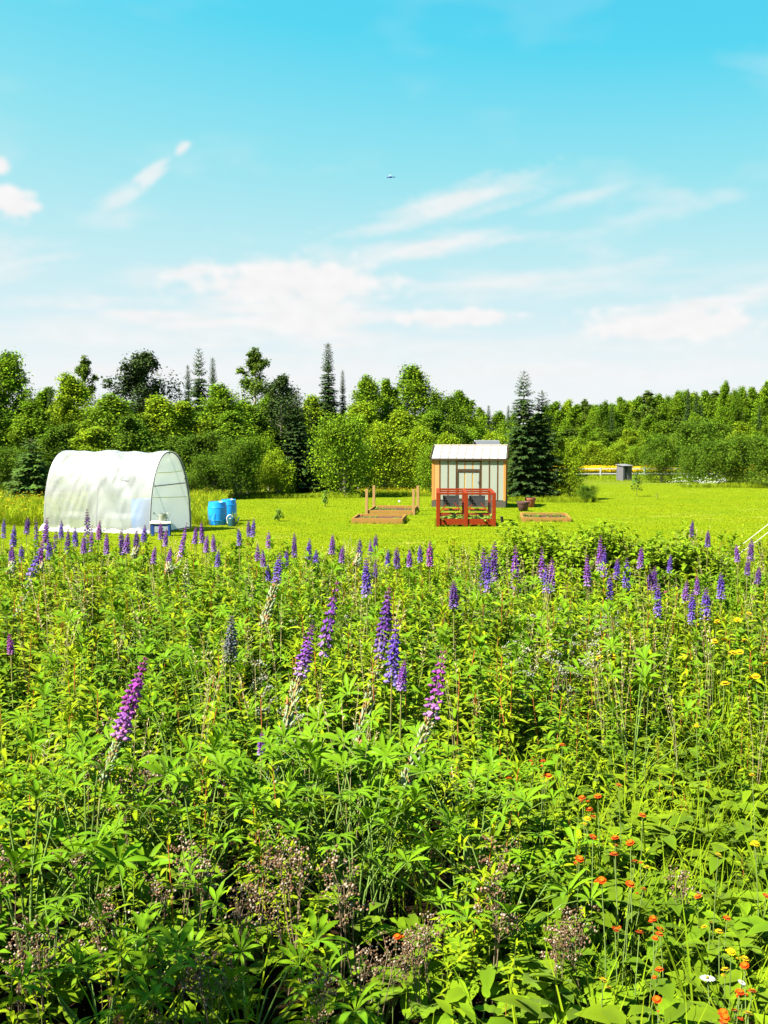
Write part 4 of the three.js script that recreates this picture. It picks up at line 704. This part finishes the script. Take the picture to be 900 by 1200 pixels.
// low leafy cover and grass between them
{
  R = mulberry(1101); const low = new GB();
  for (let k = 0; k < 16; k++) { const a = k * 2.4, l = rr(0.06, 0.12); low.leaf(M(V(rr(-0.06, 0.06), rr(0.02, 0.2), rr(-0.06, 0.06)), a, rr(0, 0.8), rr(-0.3, 0.3)), l, l * 0.42, { segs: 3, col: vary([0.11, 0.18, 0.004], 0.4), curl: rr(0.4, 1) }); }
  const ms = [], cs = [];
  for (let k = 0; k < 5200; k++) { const d = Math.sqrt(lerp(1.9 * 1.9, 13 * 13, R())), x = rr(-1, 1) * (0.41 * d + 0.3); if (d > bedEnd(x)) continue; if (d < 4.6 && x < 0.4 && R() < 0.7) continue; ms.push(M(V(x, gy(x, -d), -d), R() * 6.28, rr(-0.2, 0.2), rr(-0.2, 0.2), rr(0.8, 1.5))); cs.push(tintOf(x, -d)); }
  stuff('ground_cover', 'low leafy cover between the stems of the flower bed', 'ground cover', low.geo(), MAT.weed, ms, cs);
  const tuft = (h, n, w, spread, col) => { const g = new GB(); for (let k = 0; k < n; k++) g.leaf(M(V(rr(-spread, spread), 0, rr(-spread, spread)), R() * 6.28, rr(1.0, 1.5)), h * rr(0.6, 1.1), w, { segs: 4, curl: rr(0.1, 1.1), fold: 0.2, col: vary(col, 0.35), rib: 1, shape: 0 }); return g.geo(); };
  const tall = tuft(0.5, 9, 0.007, 0.05, [0.15, 0.22, 0.005]), gm = [], gc = [];
  for (let k = 0; k < 5000; k++) { const d = Math.sqrt(lerp(2 * 2, 12 * 12, R())), x = rr(-1, 1) * (0.41 * d + 0.3), right = (x > 0.5 && d < 5) || x > d * 0.3; if (d > bedEnd(x) || (!right && R() < 0.86)) continue; gm.push(M(V(x, gy(x, -d), -d), R() * 6.28, 0, 0, rr(0.6, 1.25) * (d < 5 ? 0.85 : 1.1))); gc.push(tintOf(x, -d)); }
  stuff('wild_grass', 'thin wild grass blades growing through the flower bed', 'grass', tall, MAT.weed, gm, gc);
  const dryG = new GB(), dm = []; for (let k = 0; k < 3; k++) { const a = R() * 6.28, h = rr(0.6, 0.9); dryG.tube([V(0, 0, 0), V(Math.sin(a) * 0.04, h * 0.6, Math.cos(a) * 0.04), V(Math.sin(a) * 0.12, h, Math.cos(a) * 0.12)], 0.0018, 0.001, [0.3, 0.24, 0.12], 3); for (let j = 0; j < 9; j++) dryG.leaf(M(V(Math.sin(a) * (0.06 + 0.007 * j), h * (0.75 + 0.028 * j), Math.cos(a) * (0.06 + 0.007 * j)), R() * 6.28, 0.9), 0.025, 0.006, { segs: 2, col: [0.32, 0.25, 0.13], rib: 1 }); }
  for (let k = 0; k < 240; k++) { const d = Math.sqrt(lerp(14, 150, R())), x = rr(-1, 1) * 0.4 * d; if (d < bedEnd(x)) dm.push(M(V(x, gy(x, -d), -d), R() * 6.28, rr(-0.15, 0.15), 0, rr(0.7, 1.1))); }
  stuff('dry_grass', 'thin straw-coloured grass stalks standing through the weeds', 'grass', dryG.geo(), MAT.dry, dm);
  // mown lawn
  const lawn = tuft(0.034, 16, 0.010, 0.12, [0.175, 0.235, 0.001]), lm = [], lc = [];
  for (let k = 0; k < 120000; k++) { const d = 11 + 64 * Math.pow(R(), 1.2), x = rr(-1, 1) * (0.4 * d + 1); if (d < bedEnd(x) - 0.4 || (d > 37 && x < -6)) continue; const n = fbm(x * 0.5, d * 0.5, 3, 3), s = rr(0.6, 1.15); lm.push(M(V(x, gy(x, -d) - 0.006, -d), R() * 6.28, 0, 0, V(s * (1 + d / 60), s * 0.9, s * (1 + d / 60)))); const b = rr(0.94, 1.06); lc.push(C(b * (1 + 0.5 * n), b * (1 + 0.15 * n), b)); }
  stuff('lawn_grass', 'short mown lawn grass in bright sun', 'grass', lawn, MAT.weed, lm, lc);
  // rough meadow along the trees, under the spruces, by the fence and the hedge
  const rough = tuft(0.55, 16, 0.016, 0.16, [0.165, 0.225, 0.005]), rm = [], rc = [], fm = [], fc = [], wm = [];
  const strip = (x0, x1, d0, d1, n, s, fl) => { for (let k = 0; k < n; k++) { const px = rr(x0, x1), d = rr(d0, d1), p = ground(px, d); rm.push(M(p, R() * 6.28, 0, 0, s * rr(0.6, 1.2))); rc.push(tintOf(p.x, p.z)); if (R() < fl) { fm.push(M(V(p.x + rr(-0.3, 0.3), p.y + s * rr(0.3, 0.6), p.z), R() * 6.28, rr(-0.3, 0.3), 0, rr(0.7, 1.4))); fc.push(R() < 0.12 ? C(0.4, 0.09, 0.005) : C(0.5, 0.37, 0.005)); } } };
  strip(-60, 62, 26.5, 40, 900, 1, 0.8); strip(40, 262, 28.5, 42, 1500, 0.95, 0.5); strip(262, 420, 42.5, 46, 400, 0.45, 0.05); strip(420, 505, 46, 55, 900, 0.5, 0.8); strip(596, 700, 38.8, 41.5, 420, 0.5, 0.04); strip(690, 800, 89.5, 99, 900, 0.8, 0.03); strip(690, 800, 80, 88, 300, 0.35, 0.03); strip(800, 960, 62, 66, 700, 0.7, 0.02); strip(225, 245, 26.3, 28, 40, 0.9, 0.1); strip(270, 277, 26.5, 27.3, 14, 0.7, 0);
  for (const [c, yaw, w, dp] of edges) for (let k = 0; k < 90; k++) { const s = Math.floor(R() * 4), a = rr(-0.5, 0.5), o = 0.05, lx = s < 2 ? a * w : (s === 2 ? 1 : -1) * (w / 2 + o), lz = s < 2 ? (s ? 1 : -1) * (dp / 2 + o) : a * dp, x = c.x + lx * Math.cos(yaw) + lz * Math.sin(yaw), z = c.z - lx * Math.sin(yaw) + lz * Math.cos(yaw); rm.push(M(V(x, gy(x, z), z), R() * 6.28, 0, 0, rr(0.1, 0.26))); rc.push(tintOf(x, z)); }
  stuff('meadow_grass', 'long rough grass along the edge of the woods', 'grass', rough, MAT.weed, rm, rc);
  const fl = new GB(); for (let k = 0; k < 5; k++) fl.leaf(M(V(0, 0, 0), k * 1.256, 0.35), 0.028, 0.026, { segs: 2, col: [1, 1, 1], rib: 1 });
  stuff('meadow_flowers', 'yellow and orange wild flowers dotting the long grass', 'flowers', fl.geo(), MAT.petal, fm, fc);
  // flowering field behind the fence
  const ym = [], yc = [], yt = new GB(); for (let k = 0; k < 26; k++) yt.leaf(M(V(rr(-0.5, 0.5), rr(0.45, 0.75), rr(-0.5, 0.5)), R() * 6.28, rr(-0.3, 0.6)), 0.16, 0.15, { segs: 2, col: vary([0.44, 0.33, 0.002], 0.2), rib: 1 }); for (let k = 0; k < 16; k++) yt.leaf(M(V(rr(-0.5, 0.5), 0, rr(-0.5, 0.5)), R() * 6.28, 1.2), 0.6, 0.04, { segs: 2, col: [0.14, 0.2, 0.02], rib: 1 });
  for (let k = 0; k < 5200; k++) { const d = rr(104, 128), px = rr(600, 880), p = ground(px, d); ym.push(M(p, R() * 6.28, 0, 0, rr(0.8, 1.2))); const b = rr(0.85, 1.15); yc.push(C(b, b * rr(0.9, 1.05), b)); }
  stuff('yellow_field', 'field of yellow flowers behind the rail fence', 'flower field', yt.geo(), MAT.petal, ym, yc);
  const wf = new GB(); for (let k = 0; k < 8; k++) wf.leaf(M(V(rr(-0.2, 0.2), rr(0.4, 0.65), rr(-0.2, 0.2)), R() * 6.28, 0.1), 0.09, 0.09, { segs: 2, col: [0.5, 0.5, 0.46], rib: 1 });
  for (let k = 0; k < 20; k++) { const px = rr(785, 850), d = rr(58, 62), p = ground(px, d); wm.push(M(p, R() * 6.28, 0, 0, rr(0.7, 1.2))); }
  stuff('white_flowers', 'white wild flowers in the long grass before the hedge', 'flowers', wf.geo(), MAT.petal, wm);
}
// rose bushes between bed and lawn
{
  const rosy = (label, px, topY, wpx, d, seed, kind = 0) => {
    R = mulberry(seed); const p = ground(px, d), h = pxh(topY, p), w = wpx / FOC * d, t = thing('rose_bush', label, 'bush', p, 0, null), g = new GB(), lv = new GB();
    for (let s = 0; s < 36; s++) {
      const a = R() * 6.28, o = w * 0.5 * Math.sqrt(R()), hh = h * rr(0.55, 1.02) * (1 - 0.25 * (o / (w * 0.5)) ** 2), e = V(Math.sin(a) * o, hh, Math.cos(a) * o * 0.8), b = V(e.x * 0.4, 0, e.z * 0.4), m = V(e.x * 0.8, hh * 0.6, e.z * 0.8);
      const cv = new THREE.CatmullRomCurve3([b, m, e]); g.tube(cv.getPoints(5), 0.007, 0.002, [0.12, 0.1, 0.05], 4, [0.13, 0.15, 0.03]);
      for (let k = 0; k < 150; k++) { const q = cv.getPoint(lerp(0.18, 1, Math.pow(R(), 0.8))), l = rr(0.05, 0.08), rr2 = 0.15; q.x += rr(-rr2, rr2); q.y += rr(-0.1, 0.1); q.z += rr(-rr2, rr2); if (q.y > 0.03) lv.leaf(M(q, R() * 6.28, rr(-0.5, 0.5), rr(-0.4, 0.4)), l, l * 0.62, { segs: 3, col: vary(kind ? [0.075, 0.14, 0.004] : [0.14, 0.215, 0.004], 0.45), curl: rr(0.2, 0.9), rib: 1 }); }
    }
    part('branches', g.geo(), MAT.stem, t); part('foliage', lv.geo(), MAT.weed, t); return t;
  };
  rosy('tallest leafy rose bush, in front of the seedling bed', 622, 606, 95, 11.2, 1201); rosy('broad leafy rose bush at the middle of the bushes', 690, 607, 140, 10.8, 1202); rosy('leafy rose bush with one pink bloom', 765, 612, 130, 10.5, 1203); rosy('low leafy rose bush beside the white guy ropes', 820, 636, 95, 10.3, 1204); rosy('dark green bush beyond the guy ropes', 885, 672, 70, 9.8, 1205, 1);
  R = mulberry(1210); const b = hit(782, 694, 0.62), t = thing('rose', 'single pink rose bloom at the foot of the bushes', 'rose', V(b.x, b.y, b.z)), g = new GB(); g.tube([V(0, 0, 0), V(0.01, 0.3, 0), V(0, 0.6, 0)], 0.005, 0.003, [0.12, 0.16, 0.03]); part('stem', g.geo(), MAT.stem, t);
  for (let k = 0; k < 8; k++) { const q = new GB(); q.leaf(M(V(0, 0.6, 0), k * 0.785, k % 2 ? 0.5 : 0.15), 0.042, 0.045, { segs: 3, col: vary([0.45, 0.1, 0.2], 0.2), curl: -0.4, fold: 0.2, rib: 1 }); part('petal', q.geo(), MAT.petal, t); }
  const c = new GB(); c.spindle(M(V(0, 0.605, 0), 0, 1.57, 0, 0.018), [0.75, 0.5, 0.05], [[0, 0, 0], [0, 0, 1], [0.6, 0, 0.4], [-0.6, 0, 0.4], [0, 0.6, 0.4], [0, -0.6, 0.4]]); part('flower_centre', c.geo(), MAT.petal, t);
}
// young saplings on the lawn
for (const [px, foot, top, label] of [[326.7, 611, 597, 'tiny sapling on the lawn to one side of the blue barrels'], [381, 594, 575, 'low sapling on the lawn before the big thicket'], [746, 582, 553, 'bushy young sapling on the lawn in front of the outhouse'], [770, 585.5, 576, 'thin short sapling beside the bushy one on the lawn']]) {
  R = mulberry(1300 + px); const p = hit(px, foot), h = pxh(top, p), t = thing('sapling', label, 'sapling', p), g = new GB(), lv = new GB(); g.tube([V(0, -0.02, 0), V(0.02, h * 0.5, 0), V(0, h, 0)], 0.014, 0.004, [0.14, 0.11, 0.07]);
  const bushy = px === 746, w = bushy ? 0.3 : 0.13; for (let k = 0; k < (px === 770 ? 12 : 170); k++) { const y = h * rr(0.25, 1), a = R() * 6.28, r = w * Math.sqrt(R()) * (1.15 - y / h * 0.7), l = rr(0.05, 0.09) * (bushy ? 1.9 : 1.3); lv.leaf(M(V(Math.sin(a) * r, y, Math.cos(a) * r), R() * 6.28, rr(-0.6, 0.6)), l, l * 0.6, { segs: 2, col: vary(px === 746 ? [0.06, 0.12, 0.02] : [0.12, 0.2, 0.02], 0.4), rib: 1 }); }
  part('trunk', g.geo(), MAT.bark, t); part('crown', lv.geo(), MAT.tree, t);
}
// dried flower stalks with heads of brown fluff
{
  const dryPlan = (seed, pale) => {
    R = mulberry(seed); const st = new GB(), hd = new GB(), H = rr(0.5, 0.62), twig = [0.14, 0.10, 0.06];
    for (let s = 0; s < 2; s++) {
      const a0 = R() * 6.28, o = rr(0.02, 0.1), top = V(Math.sin(a0) * o, H * rr(0.8, 1), Math.cos(a0) * o), b = V(top.x * 0.2, 0, top.z * 0.2); st.tube([b, b.clone().lerp(top, 0.5).add(V(0.01, 0, 0.01)), top], 0.003, 0.0018, twig, 4);
      for (let k = 0; k < (pale ? 5 : 7); k++) {
        const q = b.clone().lerp(top, rr(0.72, 0.98)), a = R() * 6.28, r = rr(0.015, 0.075), e = q.clone().add(V(Math.sin(a) * r, rr(0.03, 0.11), Math.cos(a) * r)); st.tube([q, e], 0.0013, 0.001, twig, 3);
        for (let j = 0; j < 9; j++) { const f = e.clone().add(V(rr(-0.02, 0.02), rr(-0.008, 0.012), rr(-0.02, 0.02))), sz = rr(0.005, 0.013); hd.spindle(M(f, R() * 6.28, rr(0.3, 1.5), 0, sz), vary(pale ? [0.17, 0.175, 0.12] : R() < 0.25 ? [0.24, 0.19, 0.135] : R() < 0.5 ? [0.15, 0.095, 0.055] : [0.085, 0.046, 0.024], 0.4), [[0, 0, -0.3], [0, 0, 1], [0.55, 0, 0.35], [-0.55, 0, 0.35], [0, 0.55, 0.35], [0, -0.55, 0.35]]); }
      }
    }
    return [st.geo(), hd.geo()];
  };
  const plans = [dryPlan(1401), dryPlan(1402), dryPlan(1403), dryPlan(1404, true), dryPlan(1405, true)];
  R = mulberry(1410);
  const put = (x, y, h, k, label, group) => { const p = hit(x, y, h), t = thing('dried_flower', label, 'dried flower', p, R() * 6.28, group), s = h / 0.58; t.scale.setScalar(s); t.rotation.z = rr(-0.15, 0.15); part('stem', plans[k][0], MAT.dry, t); part('seed_heads', plans[k][1], MAT.dry, t).userData.kind = 'stuff'; };
  for (const [x, y, h] of [[178, 885, 0.6], [200, 905, 0.55], [160, 905, 0.55], [120, 842, 0.6], [185, 980, 0.55], [205, 1000, 0.5], [180, 1012, 0.5], [330, 990, 0.55], [360, 985, 0.55], [395, 990, 0.55], [310, 1020, 0.5], [340, 1015, 0.5], [225, 1095, 0.45], [250, 1090, 0.45], [265, 1105, 0.42], [120, 1045, 0.45], [60, 1075, 0.45], [45, 1110, 0.4], [125, 1050, 0.45], [420, 1085, 0.42], [440, 1095, 0.42], [365, 1140, 0.38], [385, 1160, 0.35], [190, 1180, 0.35], [500, 1075, 0.42], [520, 1070, 0.42], [505, 1090, 0.4], [575, 1015, 0.5], [580, 1035, 0.48], [660, 1050, 0.42], [675, 1070, 0.4], [645, 1085, 0.38], [690, 1055, 0.42], [560, 950, 0.55], [10, 990, 0.5], [85, 975, 0.5], [290, 960, 0.55], [430, 1010, 0.5], [780, 1022, 0.4], [270, 985, 0.5], [20, 1060, 0.45], [240, 880, 0.58], [110, 870, 0.58]]) put(x, y, h, Math.floor(R() * 3), 'dried brown fluffy flower stalk ' + (x > 480 ? 'among broad leaves by the orange flowers' : y < 920 ? 'below the tall magenta lupin' : y > 1060 ? 'low among fan-shaped lupin leaves' : 'in the dark gap between leafy weeds'), 'dried brown flowers');
  for (let k = 0; k < 22; k++) { const x = k < 14 ? rr(590, 730) : rr(280, 560), y = k < 14 ? rr(700, 775) : rr(690, 830); put(x, y, 0.66, 3 + (k & 1), 'pale grey-white flower cluster among the weeds below the lupins', 'pale flower clusters'); }
}
// broad leaves at the foot of the bed
{
  const BROAD = [0, 1, 2, 3].map((k) => { R = mulberry(1500 + k); const g = new GB(); g.leaf(M(V(0, 0, 0)), rr(0.15, 0.18), rr(0.085, 0.11), { segs: 12, fold: rr(0.15, 0.35), curl: rr(0.3, 0.9), col: vary([0.12, 0.205, 0.004], 0.25), shape: 1, rib: 1.25 }); return g.geo(); });
  R = mulberry(1510);
  for (const [x, y, n, s] of [[520, 1110, 8, 1], [570, 1130, 8, 1.1], [610, 1100, 9, 1.15], [640, 1150, 8, 1.1], [560, 1185, 8, 1], [680, 1180, 8, 1.1], [500, 1165, 8, 1], [720, 1150, 7, 0.9], [870, 1055, 7, 1], [890, 1090, 7, 1], [450, 1150, 7, 0.9], [620, 1195, 8, 1], [760, 1190, 7, 0.9], [800, 1120, 6, 0.85], [365, 1195, 7, 0.9], [400, 1130, 6, 0.8], [700, 1090, 7, 0.9], [250, 1170, 7, 0.8], [90, 1120, 6, 0.8], [545, 1060, 7, 1], [180, 1110, 6, 0.8], [840, 1190, 7, 0.9], [310, 1090, 6, 0.8], [470, 1195, 7, 0.9]]) {
    const p = hit(x, y, 0.15), t = thing('broadleaf_plant', 'low plant with broad oval leaves at the foot of the bed', 'plant', p, R() * 6.28, 'broad-leaved plants'), g = new GB();
    for (let k = 0; k < n; k++) { const a = k * 2.4, e = V(Math.sin(a) * 0.05, rr(0.06, 0.16) * s, Math.cos(a) * 0.05); g.tube([V(0, 0, 0), e], 0.004, 0.003, [0.14, 0.18, 0.04], 4); place(part('leaf', pick(BROAD), MAT.leaf, t), e, a, rr(0.1, 0.75), rr(-0.3, 0.3), s * rr(0.6, 0.95)); }
    part('stem', g.geo(), MAT.stem, t);
  }
}
// hawkweed, yellow hawkweed and daisies
{
  const head = (seed, n, len, wid, col, mid, two) => { R = mulberry(seed); const g = new GB(); for (let r = 0; r < two; r++) for (let k = 0; k < n; k++) g.leaf(M(V(0, r * 0.0015, 0), (k + r * 0.5) / n * 6.28, 0.12 + r * 0.35), len * (1 - r * 0.3), wid, { segs: 3, col: vary(lerp3(col, mid, r * 0.5), 0.3), curl: 0.1, fold: 0.1, rib: 1, shape: 0 }); const c = new GB(); for (let k = 0; k < 10; k++) c.spindle(M(V(0, 0, 0), k * 0.63, rr(0.5, 1.4), 0, len * 0.38), mid, [[0, 0, 0], [0, 0, 1], [0.25, 0, 0.6], [-0.25, 0, 0.6], [0, 0.25, 0.6], [0, -0.25, 0.6]]); return [g.geo(), c.geo()]; };
  const lerp3 = (a, b, t) => a.map((v, i) => lerp(v, b[i], t));
  const types = { orange: head(1601, 14, 0.0125, 0.006, [0.42, 0.04, 0.002], [0.5, 0.15, 0.003], 2), yellow: head(1602, 13, 0.012, 0.006, [0.5, 0.34, 0.004], [0.5, 0.28, 0.004], 2), daisy: head(1603, 16, 0.018, 0.006, [0.6, 0.6, 0.58], [0.5, 0.3, 0.01], 1) };
  const cup = new GB().spindle(M(V(0, 0.004, 0), 0, -1.57, 0, 0.009), [0.06, 0.08, 0.03], [[0, 0, 0], [0, 0, 1], [0.5, 0, 0.35], [-0.5, 0, 0.35], [0, 0.5, 0.35], [0, -0.5, 0.35]]).geo();
  const flower = (kind, name, label, cat, x, y, h, group, s = 1) => {
    const p = hit(x, y, h), t = thing(name, label, cat, p, R() * 6.28, group), g = new GB(), lx = rr(-0.03, 0.03), lz = rr(-0.03, 0.03), top = V(lx, h, lz); p.x -= lx; g.tube([V(0, 0, 0), V(lx * 0.2, h * 0.55, lz * 0.2), top], 0.0022, 0.0015, [0.12, 0.17, 0.04], 4);
    part('stem', g.geo(), MAT.stem, t); const hs = [[top, 1.1]]; if (kind !== 'daisy') for (let k = 0; k < 2; k++) if (R() < 0.35) hs.push([top.clone().add(V(rr(-0.02, 0.02), rr(-0.02, 0), rr(-0.02, 0.02))), rr(0.35, 0.9)]);
    for (const [q, k] of hs) { const f = part('flower_head', types[kind][0], MAT.petal, t); place(f, q, R() * 6, rr(0.1, 0.5), 0, s * k); part('flower_centre', types[kind][1], MAT.petal, f); part('calyx', cup, MAT.stem, f); }
    const lf = new GB(); for (let k = 0; k < 4; k++) lf.leaf(M(V(0, 0.01, 0), k * 1.6 + R(), 0.4), 0.1, 0.022, { col: vary([0.11, 0.18, 0.03], 0.3) }); part('rosette', lf.geo(), MAT.weed, t);
  };
  R = mulberry(1620);
  for (const [x, y] of [[529, 910], [592, 911], [601, 915], [635, 896], [632, 910], [638, 909], [620, 890], [730, 921], [705, 936], [687, 951], [752, 957], [695, 984], [725, 981], [743, 993], [728, 1004], [735, 1008], [676, 1008], [713, 1034], [731, 1036], [742, 1044], [820, 1046], [894, 1048], [725, 1092], [745, 1100], [762, 1095], [460, 1095], [848, 1081], [759, 1135], [877, 1141], [854, 1163], [872, 1166], [858, 1176], [776, 1177], [845, 1190], [838, 1194], [851, 1193], [657, 873], [690, 940], [768, 1080], [836, 1192], [780, 1092]]) flower('orange', 'orange_hawkweed', 'small orange-red hawkweed flower on a thin stem', 'wildflower', x, y, y > 1040 ? 0.34 : 0.5, 'orange hawkweeds', y > 1040 ? 1.0 : 1.15);
  for (const [x, y] of [[829, 1080], [845, 1094], [857, 1111], [705, 1144], [750, 1017], [893, 994], [888, 911], [820, 850], [577, 823], [884, 1186], [684, 957], [838, 1000], [850, 1132], [870, 1130]]) flower('yellow', 'yellow_hawkweed', 'small yellow hawkweed flower on a thin stem in the grass', 'wildflower', x, y, y > 1000 ? 0.34 : 0.5, 'yellow hawkweeds in the grass', 1.1);
  for (const [x, y] of [[712, 770], [758, 805], [872, 721], [861, 727], [837, 752], [895, 777], [895, 795], [872, 765], [860, 767], [805, 707], [835, 728], [822, 725], [878, 720], [850, 752], [700, 771], [868, 750], [845, 800], [890, 720]]) flower('yellow', 'yellow_hawkweed', 'yellow wild flower standing in weeds below the dark bush', 'wildflower', x, y, 0.68, 'yellow flowers below the bushes', 1.9);
  flower('daisy', 'daisy', 'open white daisy with a yellow centre in the grass', 'wildflower', 838, 1152, 0.34, null, 1.15);
  flower('daisy', 'daisy', 'small half-open white daisy beside the open one', 'wildflower', 863, 1146, 0.34, null, 0.6);
}
renderer.render(scene, camera);
